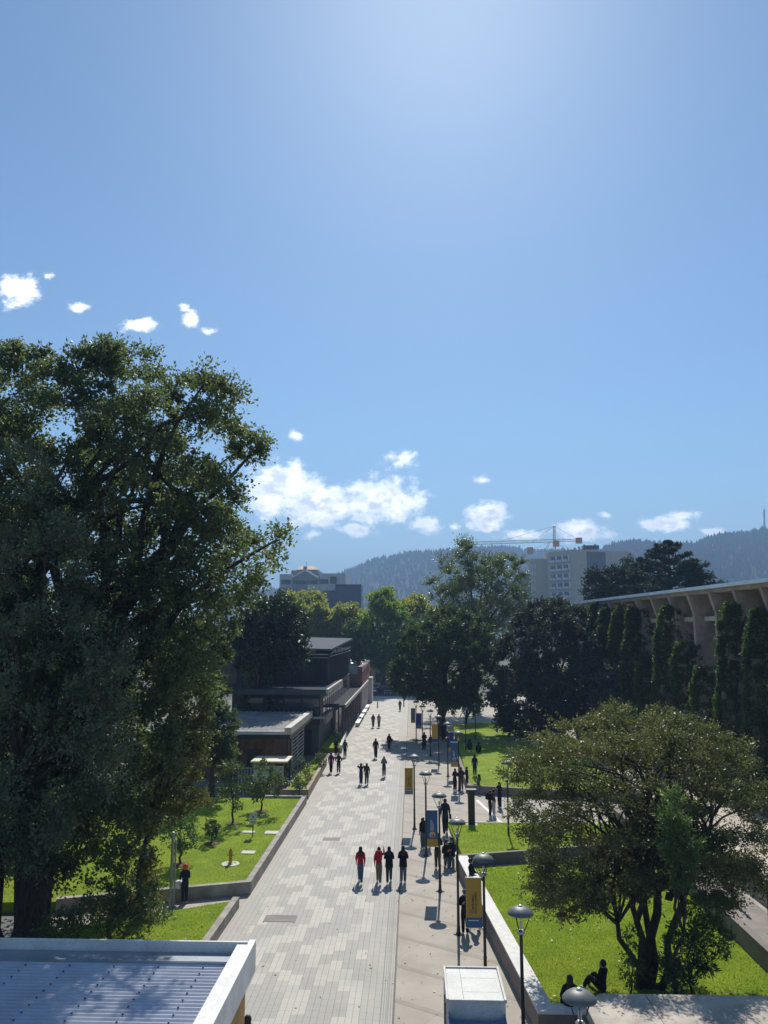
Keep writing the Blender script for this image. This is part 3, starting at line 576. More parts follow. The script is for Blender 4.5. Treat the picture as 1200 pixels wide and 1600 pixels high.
def tree(name,label,cat,base,cen,rad,lm,bark,tr=.25,split=.35,ntw=14,nlf=8,size=.14,asp=.5,flat=1.,up=.25,group=None,nlimb=14,trunks=None,tip=1.2,droop=0.,extra=None,jit=.07):
    base=Vector(base); c=cen.mean(0); o=thing(name,label,cat,base,group=group)
    b=MB(Matrix.Translation(-base)); top=cen[:,2].max()
    for (bp,fork,r) in (trunks or [(tuple(base),(base.x*.4+c[0]*.6,base.y*.5+c[1]*.5,base.z+(top-base.z)*split),tr)]):
        bp=Vector(bp); pts=limb(b,bp-Vector((0,0,.1)),fork,r*1.25,r*.75,.35,6)
        b.tube([bp-Vector((0,0,.1)),bp+Vector((0,0,.35*r*4))],[r*1.8,r*1.05],9)
        idx=np.argsort([np.linalg.norm(q-np.array(fork))*random.uniform(.6,1.4) for q in cen]); sel=random.sample(list(range(len(cen))),min(nlimb,len(cen)))
        up_=[i for i in sel if cen[i][2]>fork[2]-.1*(top-base.z)]
        for i in up_:
            st=random.choice(pts[-3:]); q=Vector(cen[i]); md=st.lerp(q,.5)+Vector((0,0,.12*(q-st).length))
            limb(b,st,md,r*.5,r*.3,.5,3); limb(b,md,q,r*.3,r*.08,.5,3)
    b.build('trunk',bark,o,smooth=True)
    V=leafverts(cen,rad,ntw,nlf,size,asp,flat,up,c,tip=tip,droop=droop,jit=jit)-np.array(base)
    npmesh('crown',V,4,lm,o)
    if extra: extra(o)
    return o
def ell(cx,cy,rx,ry,n=14,j=.12,sd=0):
    rr=random.Random(sd); return [(cx+rx*math.cos(2*math.pi*i/n)*(1+rr.uniform(-j,j)),cy+ry*math.sin(2*math.pi*i/n)*(1+rr.uniform(-j,j))) for i in range(n)]
LM_BIG=leaf_mat('big tree leaf',[(.066,.084,.054),(.092,.114,.066),(.118,.14,.075),(.15,.17,.08)],.5,.5,.35)
LM_SIL=leaf_mat('silver green leaf',[(.09,.115,.08),(.125,.15,.10),(.16,.185,.12)],.36,.5,.4)
LM_AUT=leaf_mat('turning leaf',[(.06,.08,.03),(.09,.10,.035),(.14,.12,.04),(.20,.13,.04)],.38)
LM_OLV=leaf_mat('olive bronze leaf',[(.045,.06,.028),(.075,.09,.038),(.12,.125,.05),(.17,.145,.07)],.42,.45,.42)
LM_YEL=leaf_mat('yellow green leaf',[(.12,.15,.045),(.18,.20,.055),(.24,.23,.07),(.29,.24,.08)],.62)
LM_DK=leaf_mat('dark evergreen leaf',[(.022,.036,.026),(.034,.052,.032),(.05,.07,.04)],.25)
LM_PUR=leaf_mat('dark purple green leaf',[(.028,.034,.031),(.044,.052,.043),(.08,.088,.065)],.30,.55,.3)
LM_MID=leaf_mat('mid green leaf',[(.04,.06,.022),(.065,.095,.032),(.105,.13,.045)],.42)
LM_IVY=leaf_mat('ivy leaf',[(.03,.05,.015),(.06,.095,.02),(.13,.16,.03)],.42)
LM_CON=leaf_mat('conifer needle',[(.022,.038,.03),(.034,.054,.038),(.05,.072,.045)],.2,.6,.2)
LM_WIL=leaf_mat('willow leaf',[(.05,.09,.035),(.08,.13,.05),(.11,.16,.06)],.42)
# --- huge tree, left
OUT=[(-150,560),(-60,530),(0,538),(40,525),(75,545),(110,538),(150,548),(180,535),(225,530),(265,545),(272,575),(300,572),(335,590),(372,605),(375,640),(368,668),(400,682),(440,690),(462,708),(440,730),(400,735),(390,760),(382,800),(400,830),(440,820),(463,850),(450,880),(420,900),(400,930),(385,980),(370,1020),(345,1060),(330,1110),(320,1150),(300,1190),(270,1230),(240,1290),(200,1340),(130,1370),(60,1380),(-20,1380),(-150,1380)]
cen,rad=clumps(OUT,30.5,3.6,740,.55,1.05,.35)
BL=G(48,1478,.35); fk=[(BL,D(150,1020,30),.50),(BL,D(60,900,30),.42),((BL.x-1.7,BL.y+.2,.35),D(0,960,29.5),.38),(D(120,1180,29.5),D(300,800,31),.28)]
tree('broadleaf_tree','enormous dark leaning tree filling the left edge, taller than everything','tree',BL,cen,rad,LM_BIG,BARK,ntw=34,nlf=12,size=.15,asp=.6,nlimb=14,trunks=[(tuple(a),tuple(b_),r) for a,b_,r in fk],tip=1.3)
LW=[(-60,640),(20,660),(100,720),(170,800),(205,900),(215,1010),(235,1060),(225,1160),(190,1250),(150,1330),(60,1380),(-60,1390)]
cen,rad=clumps(LW,26.5,1.6,150,.6,.95,.7)
tree('broadleaf_tree','grey green leafy tree in front of the enormous one, far left','tree',G(-30,1500,.35),cen,rad,LM_SIL,BARK,tr=.25,ntw=30,nlf=12,size=.12,tip=1.25)
AU=[(300,1075),(330,1095),(338,1150),(325,1210),(330,1250),(300,1290),(262,1300),(255,1390),(268,1440),(240,1475),(150,1475),(110,1470),(160,1430),(180,1350),(215,1290),(240,1200),(265,1130)]
cen,rad=clumps(AU,31,1.6,120,.35,.65,.5)
tree('autumn_tree','loose tree with yellowing leaves at the right foot of the huge left tree','tree',G(215,1440,.35),cen,rad,LM_AUT,BARK,tr=.10,split=.5,ntw=20,nlf=8,size=.12)
SA=[(120,1380),(170,1300),(200,1290),(225,1340),(250,1390),(262,1430),(230,1462),(170,1470),(95,1468),(60,1460),(90,1420)]
cen,rad=clumps(SA,25,.9,50,.3,.5,.3)
tree('sapling','dark sapling with bare lower stem just behind the white canopy','tree',G(172,1485,.3),cen,rad,LM_MID,BARK,tr=.055,split=.5,ntw=16,nlf=7,size=.11)
# --- small trees on the upper left lawn
SM=[(363,1287,[(345,1190),(365,1180),(385,1200),(392,1230),(385,1255),(365,1268),(345,1250),(340,1215)],'thin young tree nearest the signpost, on the upper left lawn',LM_MID),
(408,1268,[(395,1195),(412,1180),(430,1200),(445,1215),(440,1240),(420,1255),(398,1250),(390,1220)],'young leafy tree in the shade edge left of the booth',LM_MID),
(282,1352,[(262,1275),(285,1262),(305,1275),(312,1300),(300,1325),(280,1335),(262,1320),(255,1295)],'young tree standing behind the worker with orange hood',LM_WIL),
(331,1318,[(320,1285),(333,1278),(342,1290),(345,1305),(333,1312),(322,1305)],'very small sparse sapling in the left lawn',LM_MID)]
for (bx,by,poly,lab,lm) in SM:
    q=G(bx,by,.38); cen,rad=clumps(poly,q.y,.9 if bx!=331 else .3,26 if bx!=331 else 7,.3 if bx!=331 else .15,.5 if bx!=331 else .28,.3)
    o=tree('young_tree',lab,'tree',q,cen,rad,lm,BARK,tr=.05 if bx!=331 else .03,split=.45,ntw=14,nlf=7,size=.13,nlimb=8,group='young trees on the left lawn')
    so_=MB().lathe([(.42,0),(.40,.03),(.1,.07)],(0,0,-.005),14).build('soil_ring',SOIL,o)
# shrubs in the planter by the kiosk
for i,(px,py,r,lab) in enumerate(((500,1200,.55,'rose bush at the far end of the flower planter'),(478,1222,.75,'tall flowering bush in the middle of the flower planter'),(468,1240,.6,'leafy bush at the near end of the flower planter'),(442,1222,.6,'bush beside the red dressed figure at the booth'))):
    q=G(px,py,.4); n=16; cen=np.array([(q.x+random.gauss(0,.35)*r,q.y+random.gauss(0,.5)*r,.5+abs(random.gauss(.6,.3))*r*1.6) for _ in range(n)])
    tree('flower_bush',lab,'bush',q,cen,np.full(n,.35),leaf_mat('bush leaf',[(.03,.05,.02),(.06,.09,.035),(.10,.12,.05),(.25,.12,.12)],.35) if i==0 else bpy.data.materials['bush leaf'],BARK,tr=.03,ntw=12,nlf=6,size=.11,nlimb=6,group='bushes in the flower planter')
q=G(526,1158,.42); n=10; cen=np.array([(q.x+random.gauss(0,.25),q.y+random.gauss(0,.3),.9+random.uniform(-.3,.4)) for _ in range(n)])
tree('flower_bush','round dark reddish bush in the small planter by the dark building','bush',q,cen,np.full(n,.35),LM_PUR,BARK,tr=.04,ntw=12,nlf=6,size=.1,nlimb=5)
# --- dark evergreen in front of the dark building with climbers on its trunk
EV=[(372,960),(400,935),(440,930),(470,945),(488,965),(480,1000),(492,1030),(470,1045),(430,1050),(390,1050),(360,1040),(355,1000)]
cen,rad=clumps(EV,73,4.5,220,.8,1.3,.6)
tree('evergreen_tree','dark evergreen crown hanging over the roof of the dark building','tree',(D(402,1100,73).x,73,0),cen,rad,LM_DK,BARK,tr=.45,split=.55,ntw=18,nlf=9,size=.3,nlimb=14)
for (px,lab) in ((383,'climbing plant on the left side of the evergreen trunk'),(422,'climbing plant on the right of the evergreen trunk')):
    pts=[D(px+random.uniform(-7,7)+(i-8)*.8*(1 if px>400 else -.1),1040+i*4.6,70.8) for i in range(16)]; cen=np.array([tuple(p) for p in pts])
    tree('climber',lab,'plant',(cen[:,0].mean(),70.8,cen[:,2].min()-.5),cen,np.full(16,.55),LM_MID,BARK,tr=.04,ntw=14,nlf=6,size=.2,nlimb=5)
# --- row of yellow green trees behind
BG=[(455,975,30,50,170,'yellow green crown just right of the huge left tree'),(500,985,28,42,160,'yellowish tree behind the grey roof of the dark building'),(545,985,30,48,158,'loose yellow tree below the blue grey block'),(600,985,38,70,150,'tall green tree in the middle of the tree line, behind the cafe'),(645,975,32,48,160,'pale tree between the tall middle tree and the dark round one'),(560,1000,30,34,152,'shaded lower tree right above the brick building'),(650,1005,30,36,146,'lower tree over the end of the promenade'),(485,950,30,28,185,'far pale crown beneath the gabled block'),(690,975,26,30,175,'far crown left of the upright poplar like tree')]
for i,(cx,cy,rx,ry,y,lab) in enumerate(BG):
    cen,rad=clumps(ell(cx,cy,rx,ry,sd=i),y,4.5,130,1.1,1.8,.5); q=D(cx,1080,y)
    tree('plane_tree',lab,'tree',(q.x,y,0),cen,rad,LM_YEL if i not in(3,5,6) else LM_MID if i!=3 else leaf_mat('fresh green leaf',[(.09,.13,.03),(.15,.20,.04),(.22,.26,.06)],.62),BARK,tr=.4,split=.45,ntw=20,nlf=10,size=.42,asp=.65,nlimb=9,group='trees in the line beyond the promenade')
# --- tall open tree
TT=[(662,960),(670,920),(664,900),(680,870),(700,866),(722,848),(735,852),(745,870),(775,872),(800,868),(825,880),(820,905),(830,940),(820,985),(790,1000),(740,1010),(700,1000),(670,985)]
cen,rad=clumps(TT,112,6,170,.9,1.8,.45)
tree('tall_open_tree','tall airy tree with upright twigs, centre skyline','tree',(D(742,1080,112).x,112,0),cen,rad,leaf_mat('airy leaf',[(.06,.08,.035),(.10,.125,.05),(.17,.18,.07)],.40,.4,.55),BARK2,tr=.42,split=.35,ntw=34,nlf=12,size=.25,asp=.45,up=.9,nlimb=34,tip=1.7,jit=.035)
# --- round dark tree beside promenade
RD=[(612,1040),(618,1005),(640,975),(660,962),(690,950),(720,955),(750,965),(775,990),(780,1030),(770,1060),(765,1090),(745,1105),(715,1112),(690,1105),(660,1095),(625,1085),(605,1065)]
cen,rad=clumps(RD,84,5.2,230,.6,1.2,.5)
tree('round_tree','dense dark round tree shading the far lamps beside the promenade','tree',(D(690,1140,86).x,86,0),cen,rad,leaf_mat('round tree leaf',[(.036,.056,.028),(.056,.082,.038),(.085,.115,.05)],.38,.55,.3),BARK,tr=.5,split=.3,ntw=24,nlf=11,size=.27,asp=.6,nlimb=14)
cen,rad=clumps(ell(728,1100,26,22,sd=33),92,1.6,24,.6,1.0,.4)
tree('small_tree','light green small tree at the foot of the dark round tree','tree',(D(728,1140,92).x,92,0),cen,rad,LM_WIL,BARK,tr=.15,split=.4,ntw=14,nlf=7,size=.26,nlimb=6)
# --- broad dark purple tree
PU=[(765,1130),(762,1090),(775,1050),(770,1010),(800,975),(815,950),(845,938),(870,935),(900,945),(918,960),(935,985),(945,1010),(955,1050),(965,1090),(960,1120),(930,1140),(880,1152),(830,1155),(790,1148)]
cen,rad=clumps(PU,80,6.0,360,.6,1.2,.5)
tree('copper_tree','broad blackish purple tree touching the lawn, left of the ivy building','tree',(D(865,1150,82).x,82,.4),cen,rad,LM_PUR,BARK,tr=.4,split=.2,ntw=24,nlf=11,size=.27,asp=.6,nlimb=12,up=.4)
cen,rad=clumps([(930,1020),(960,1030),(985,1070),(990,1110),(980,1140),(940,1150),(925,1090)],76,3,60,.6,1.0,.4)
tree('silvery_tree','silvery edged shrubby tree between the purple tree and the ivy','tree',(D(960,1150,76).x,76,.2),cen,rad,leaf_mat('silvery leaf',[(.03,.04,.035),(.06,.075,.06),(.11,.13,.11)],.25,.35,.6),BARK,tr=.15,split=.3,ntw=18,nlf=8,size=.24,nlimb=8,flat=.6)
# --- conifers behind the ivy building
def conifer(name,label,base,h,r,lm,tiers=16,per=11,size=.35,group=None,low=.15,ntw=10,shape=1.0):
    base=Vector(base); o=thing(name,label,'conifer',base,group=group); b=MB(); b.tube([(0,0,-.2),(random.uniform(-.3,.3),0,h*.5),(0,0,h)],[r*.07+.08,r*.05+.05,.03],7)
    cen=[];rad=[]
    for i in range(tiers):
        t=i/(tiers-1); z=h*(low+(1-low)*t*.98); rr=r*(1-t**1.3)**shape*random.uniform(.75,1.15)+.25
        for j in range(max(3,int(per*(1-t*.6)))):
            a=random.uniform(0,6.28); L=rr*random.uniform(.75,1.15); e=Vector((math.cos(a)*L,math.sin(a)*L,z+L*random.uniform(.0,.34)))
            b.tube([(0,0,z),(e.x*.5,e.y*.5,z-.02*L),tuple(e)],[.07,.05,.02],5,False)
            for s_ in (.3,.48,.64,.78,.9,1.0): cen.append((e.x*s_,e.y*s_,z+(e.z-z)*s_**2)); rad.append(.24+L*.05)
    b.build('trunk',BARK,o); V=leafverts(np.array(cen),np.array(rad),ntw,7,size,.3,.45,.12,None,tip=1.3); npmesh('crown',V,4,lm,o); return o
q=D(1052,990,100); conifer('cedar_tree','broad dark cedar rising behind the roof of the ivy building',(q.x,100,0),D(1040,845,100).z,8.5,LM_CON,24,10,.34,low=.3,shape=.7,ntw=13)
for (px,top,y,r,lab) in ((1008,872,104,4.5,'dark cedar crown left of the broad cedar'),(1090,880,96,4.2,'short dark cedar right of the broad cedar')):
    q=D(px,1000,y); conifer('cedar_tree',lab,(q.x,y,0),D(px,top,y).z,r,LM_CON,18,9,.34,low=.35,shape=.75,ntw=13,group='cedars behind the ivy building')
for (px,top,y,r,lab) in ((930,893,110,3.4,'bushy pine in front of the beige apartments, left one'),(958,888,112,3.2,'bushy pine in front of the beige apartments, right one'),(985,880,112,3.4,'bushy pine next to the short block behind the ivy hall roof')):
    q=D(px,1000,y); cen,rad=clumps(ell(px,top+38,24,40,sd=px),y,2.6,46,.7,1.2,.4)
    tree('pine_tree',lab,'tree',(q.x,y,0),cen,rad,LM_CON,BARK,tr=.3,split=.6,ntw=18,nlf=8,size=.34,up=.6,tip=1.5,nlimb=10,group='pines in front of the apartments')
# dark conifer branch seen at the left edge of the kiosk
q=D(335,1140,52); conifer('fir_tree','slender pale tipped fir between the huge tree and the kiosk',(q.x,52,.3),D(335,1030,52).z,1.6,LM_MID,14,9,.2,low=.25)
# --- ivy columns

tops={0:945,1:940,2:948,3:946,4:944,5:1015,6:945,7:1000,8:1035,9:938,10:945}
for i,sv in enumerate(sp_[:IVN]):
    py=tops.get(i,940); pxx=PT[i] if i<11 else 1240
    zt=Fp(pxx,py,LE+.6)[1] if i<11 else ZR-2+random.uniform(-1,.5)
    n=int(60+zt*34); z=rng.uniform(.3,zt-.35,n); dz=ZR-z
    out_=np.maximum(LE-1.6,LE-.55-.13*dz)+.11*np.sin(z*1.1+i*2)+.05*np.sin(z*4.1+i)
    topf=np.clip((zt-z)/1.6,0,1); out_=out_+(1-topf)*.25
    m_=rng.uniform(0,1,n)<.42
    u_=np.where(m_,out_+rng.uniform(0,.25,n),out_+rng.uniform(.2,1,n)*(LE+1.7-out_)*(.45+.55*topf)); sv_=sv+rng.uniform(-.3,.3,n)*(.7+.5*np.clip((5-z)/5,0,1))
    cen=np.stack([u_*NRM.x+sv_*DIR.x,u_*NRM.y+sv_*DIR.y,z],1); rr=np.full(n,.34)
    ords=['farthest','second farthest','third farthest','fourth farthest','fifth farthest']
    if i<5: lab=ords[i]+' ivy column on the hall, counted from the far end'
    elif i<11: lab=['short ivy mass under the bare pier right of the far ivy group','tall ivy column between two bare piers of the hall','rounded ivy mound reaching half way up its pier','lowest ivy mound, below the widest bare pier','tallest near ivy column with bright left edge','ivy column cut by the right picture edge'][i-5]
    else: lab='ivy column on the near part of the hall beyond the right edge'
    near=i>=5
    tree('ivy',lab,'climbing plant',(cen[:,0].mean(),cen[:,1].mean(),0),cen,rr,LM_IVY,BARK,tr=.06,split=.5,ntw=12 if near else 9,nlf=6,size=.15 if near else .2,nlimb=5,tip=.95,group='ivy columns climbing the hall piers')
cen=np.array([tuple(NRM*(LE+1.3+rng.normal(0,.25))+DIR*rng.uniform(sp_[16],sp_[0])+Vector((0,0,rng.uniform(.2,1.9)))) for _ in range(420)])
tree('ivy_hedge','dark continuous ivy and shrubs along the foot of the hall','hedge',(cen[:,0].mean(),cen[:,1].mean(),0),cen,np.full(len(cen),.75),LM_IVY,BARK,tr=.08,ntw=12,nlf=7,size=.2,nlimb=5)
# --- big multi stemmed tree on the near right lawn
BR_=[(775,1215),(800,1190),(790,1170),(830,1140),(870,1128),(900,1118),(930,1098),(975,1092),(1010,1098),(1040,1092),(1080,1105),(1110,1130),(1140,1150),(1165,1150),(1190,1190),(1205,1230),(1215,1280),(1200,1340),(1185,1400),(1130,1425),(1090,1420),(1060,1395),(1010,1405),(960,1410),(925,1425),(885,1440),(835,1420),(815,1385),(835,1350),(815,1300),(795,1270),(805,1245)]
cen,rad=clumps(BR_,27.3,3.0,400,.40,.74,.4,ymap=lambda a,b:(1260-b)*.012)
TB=G(1015,1545,.05)
tk=[((TB.x-.35,TB.y,.05),D(1000,1360,25.8),.10),((TB.x+.0,TB.y+.1,.05),D(1045,1330,26.2),.135),((TB.x+.3,TB.y,.05),D(1090,1330,25.5),.10),((TB.x-.15,TB.y,.3),D(930,1400,25.6),.08),((TB.x-.2,TB.y+.3,.4),D(1010,1200,27.5),.09),((TB.x,TB.y+.3,.4),D(1045,1210,27.5),.09),(tuple(D(1045,1400,25.6)),D(1130,1250,27),.07)]
tree('spreading_tree','wide olive bronze tree with several dark stems on the near right lawn','tree',TB,cen,rad,LM_OLV,BARK,ntw=32,nlf=12,size=.09,asp=.45,flat=.38,up=.12,trunks=[(tuple(a),tuple(b_),r) for a,b_,r in tk],nlimb=22,tip=1.4)
cen,rad=clumps([(1040,1250),(1060,1235),(1078,1270),(1085,1330),(1078,1390),(1050,1390),(1035,1330)],23.6,.45,44,.18,.42,.05)
tree('willow_sapling','slim light green willowy sapling in front of the spreading tree','tree',(D(1062,1550,23.6).x,23.6,.05),cen,rad,LM_WIL,BARK,tr=.05,split=.6,ntw=13,nlf=7,size=.17,asp=.2,up=.9,nlimb=8,tip=1.6)
cen,rad=clumps([(1060,1420),(1085,1395),(1120,1400),(1140,1425),(1130,1450),(1150,1475),(1120,1500),(1095,1520),(1080,1548),(1030,1545),(1040,1480)],24.2,.8,60,.25,.45,.2)
tree('root_shoots','leafy low shoots round the stems on the right of the spreading tree','shrub',(D(1075,1545,24.4).x,24.6,.05),cen,rad,LM_MID,BARK,tr=.04,split=.4,ntw=14,nlf=8,size=.13,asp=.28,nlimb=10)
cen,rad=clumps([(985,1450),(1005,1470),(1010,1530),(985,1545),(965,1520),(970,1480)],24.6,.4,14,.2,.35,.2)
tree('root_shoots','few leafy shoots left of the spreading tree stems','shrub',(D(990,1545,24.6).x,24.8,.05),cen,rad,LM_MID,BARK,tr=.03,split=.4,ntw=10,nlf=6,size=.12,asp=.28,nlimb=5)
# small tree planted behind it on the lawn
q=G(853,1370,.05); cen,rad=clumps([(825,1330),(850,1325),(885,1335),(890,1355),(860,1362),(830,1352)],q.y,.8,16,.3,.45,.3)
o=tree('young_tree','young tree on the near right lawn, under the left edge of the spreading crown','tree',q,cen,rad,LM_OLV,BARK,tr=.05,split=.4,ntw=14,nlf=7,size=.12,nlimb=6); MB().lathe([(.5,0),(.47,.03),(.1,.06)],(0,0,-.01),14).build('soil_ring',SOIL,o)
# ================================================================== HILLS with forest
def hill(name,ridge,dist,depth,m,jag,seed,trees,tm,th):
    rr=np.random.default_rng(seed); xs=[r[0] for r in ridge]; ys=[r[1] for r in ridge]; nx,ny=150,26; b=MB(); 
    PX=np.linspace(xs[0],xs[-1],nx+1); hy=np.interp(PX,xs,ys); ph=rr.uniform(0,6,6)
    def hgt(px,t):
        y=dist*(1-.38*(1-t)); top=D(px,np.interp(px,xs,ys)+2.5,dist).z
        s=t**.85*(1+.10*math.sin(px*.021+ph[0]+t*4)*(1-t)+.05*math.sin(px*.06+ph[1]+t*9)*(1-t)); p=D(px,900,y); return Vector((p.x,y,max(-5,top*s)))
    for i in range(nx+1):
        for j in range(ny+1):
            t=j/ny; v=hgt(PX[i],t); b.v.append(tuple(v))
        # back slope
        v=hgt(PX[i],1); b.v.append((v.x*1.2,v.y+depth,-5))
    n2=ny+2
    for i in range(nx):
        for j in range(ny+1):
            a=i*n2+j; b.f.append([a,a+n2,a+n2+1,a+1]); b.mi.append(0)
    struct(b.build(name,m,smooth=True))
    V=[]
    for _ in range(trees):
        px=rr.uniform(xs[0],xs[-1]); px=px if _>trees*.2 or math.sin(px*.35+seed)+math.sin(px*.11)+rr.normal(0,.6)>-.2 else rr.uniform(xs[0],xs[-1]); t=1-rr.uniform(0,1)**1.6*.75 if _>trees*.07 else 1.
        p=hgt(px,min(1,t)); h=th*(rr.uniform(.5,1.25) if _>trees*.07 else rr.uniform(.3,1)**1.8*1.5); r=h*rr.uniform(.16,.36); k_=rr.uniform(0,6)
        ring=[(p.x+r*math.cos(k_+a*1.2566),p.y+r*math.sin(k_+a*1.2566),p.z+h*.25) for a in range(5)]; tp=(p.x+rr.uniform(-.2,.2)*r,p.y,p.z+h); bt=(p.x,p.y,p.z-2)
        for a in range(5): V+= [ring[a],ring[(a+1)%5],tp, ring[(a+1)%5],ring[a],bt]
    o=npmesh('hill_forest',np.array(V),3,tm); tag(o,'conifer forest covering '+name,'forest',kind='stuff'); o['label']='dense conifer forest on the '+('left' if seed==1 else 'right' if seed==2 else 'farther right')+' hill'
def hm():
    m=newmat('forested slope'); k=N(m.node_tree); p=k.geo(); a=k.noise(p,.006,5); c=k.mix(k.sm(a,.4,.65),(.022,.038,.022),(.05,.065,.03)); c=k.mix(k.m('MULTIPLY',k.sm(k.noise(p,.05,5,.7),.5,.7),.6),c,(.015,.025,.015)); k.out(k.pr(c,.95,spec=.05)); return m
HM=hm(); TM=leaf_mat('far conifer',[(.015,.028,.016),(.025,.042,.022),(.04,.055,.028)],.1)
hill('hills',[(330,935),(480,915),(540,894),(575,879),(600,871),(640,864),(680,861),(740,856),(790,854),(830,861),(880,860),(960,862),(1050,875),(1400,900)],2000,600,HM,0,1,9000,TM,11)
hill('hills',[(780,960),(860,905),(930,868),(960,851),(1000,847),(1050,853),(1090,851),(1125,838),(1160,836),(1200,829),(1320,822),(1600,840)],1500,600,HM,0,2,9000,TM,10)
hill('hills',[(1000,870),(1100,850),(1150,836),(1200,826),(1240,822),(1320,830),(1700,860)],1900,500,HM,0,3,2500,TM,11)
an=thing('radio_mast','thin lattice radio mast on the hilltop at the far right','mast'); p=D(1194,832,1800); t=D(1194,796,1800)
b=MB(); lattice(b,(p.x,1800,p.z-12),(t.x,1800,t.z),2.2,16,.5); b.build('lattice',DKM,an); MB().tube([tuple(t),(t.x,t.y,t.z+8)],.4,5).build('aerial',WHITE,an)
# ================================================================== STREET FURNITURE
SHADE=mat('lamp shade metal',(.11,.125,.12),.5,0,.4,.12,3,0); POLE=mat('lamp pole paint',(.016,.017,.02),.4,.3,.6,.3,3,0)
LG=mat('lamp glass',(.55,.55,.5),.3,0,.6,.1,1,0)
def make_lamp(label,group):
    o=thing('street_lamp',label,'street lamp',group=group)
    b=MB(); b.lathe([(.11,0),(.11,.05),(.075,.07),(.058,.3),(.052,1.0),(.058,1.02),(.058,1.06),(.048,1.08),(.042,3.3),(.042,3.45)],n=12); b.box(-.13,.13,-.13,.13,0,.03); b.build('pole',POLE,o,smooth=False)
    MB().lathe([(.045,3.41),(.10,3.43),(.10,3.48),(.05,3.52)],n=12).build('collar',mat('lamp collar',(.35,.36,.36),.4,.5),o)
    for k_ in range(3):
        a=k_*2.094+.52; c,s=math.cos(a),math.sin(a); b=MB(); b.tube([(.07*c,.07*s,3.47),(.15*c,.15*s,3.62),(.24*c,.24*s,3.84),(.25*c,.25*s,3.92)],.013,6); b.build('arm',POLE,o)
    MB().lathe([(.02,3.52),(.035,3.56),(.035,3.68),(.012,3.72)],n=10).build('bulb',LG,o)
    sh_=MB().lathe([(.30,3.885),(.335,3.90),(.33,3.925),(.28,3.985),(.19,4.045),(.08,4.075),(.0,4.08)],n=28).build('shade',SHADE,o,smooth=True)
    MB().lathe([(.06,4.07),(.06,4.09),(.03,4.115),(.0,4.12)],n=12).build('cap',mat('lamp cap',(.5,.52,.5),.4,.4),sh_)
    return o
def copy_tree(o,parent=None):
    c=o.copy(); C.objects.link(c)
    if parent: c.parent=parent
    for ch in o.children: copy_tree(ch,c)
    return c
LP=[(813,1421,'lamp nearest to the pale wall, right of the white truck box'),(755,1338,'lamp post carrying the yellow TU COMPROMISO banner behind the truck'),(714,1282,'lamp without a banner between the blue banner lamp and the yellow TU COMPROMISO one'),(686,1241,'lamp post carrying the large blue banner with the round emblem'),(665,1207,'slim lamp with no banner right behind the large blue banner'),(647,1181,'lamp carrying the yellow banner beside the promenade edge, in tree shade'),(716,1144,'lamp carrying the smaller blue banner in front of the lawn'),(699,1130,'lamp behind the smaller blue banner, with a folded banner'),(685,1119,'lamp carrying the small yellow banner with blue foot'),(672,1110,'thin bare lamp left of the small yellow banner'),(660,1103,'far lamp carrying the deep blue banner'),(650,1096,'farthest lamp, carrying the grey banner'),(792,1192,'lamp standing in front of the left side of the spreading tree'),(905,1553,'lamp head rising in front of the seated woman at the bottom edge'),(742,1100,'dark lamp post at the corner of the far lawn below the round tree'),(727,1108,'dark lamp post left of the far lawn corner')]
proto=make_lamp('x','street lamps along the plaza'); pos=[]
for i,(px,py,lab) in enumerate(LP):
    q=G(px,py,4.0); o=proto if i==0 else copy_tree(proto); z=.06 if i==12 else .0
    o.location=(q.x,q.y,z); o.rotation_euler.z=random.uniform(0,2); o['label']=lab; pos.append(q)
BY=mat('banner yellow',(.42,.25,.035),.75,var=.06); BB=mat('banner blue',(.035,.10,.24),.75,var=.08); BD=mat('banner deep blue',(.03,.05,.22),.75); BGm=mat('banner grey',(.16,.17,.17),.75); BTX=mat('banner dark ink',(.03,.03,.03),.8); BWT=mat('banner white ink',(.6,.62,.62),.8); BOR=mat('banner orange',(.55,.27,.08),.8)
def textmesh(txt,size,m,parent,name='lettering',rot=None,loc=(0,0,0),ext=.001):
    cu=bpy.data.curves.new('t','FONT'); cu.body=txt; cu.size=size; cu.extrude=ext; cu.offset=.0012; t=bpy.data.objects.new('t',cu); C.objects.link(t)
    dg=bpy.context.evaluated_depsgraph_get(); me=bpy.data.meshes.new_from_object(t.evaluated_get(dg)); bpy.data.objects.remove(t)
    me.materials.clear(); me.materials.append(m); me.transform(Matrix.Translation(loc)@(rot or Matrix())); o=bpy.data.objects.new(name,me); C.objects.link(o); o.parent=parent; return o
RV=Matrix.Rotation(R(90),4,'X')       # text upright facing -Y
RUP=RV@Matrix.Rotation(R(90),4,'Z')   # then reading bottom to top
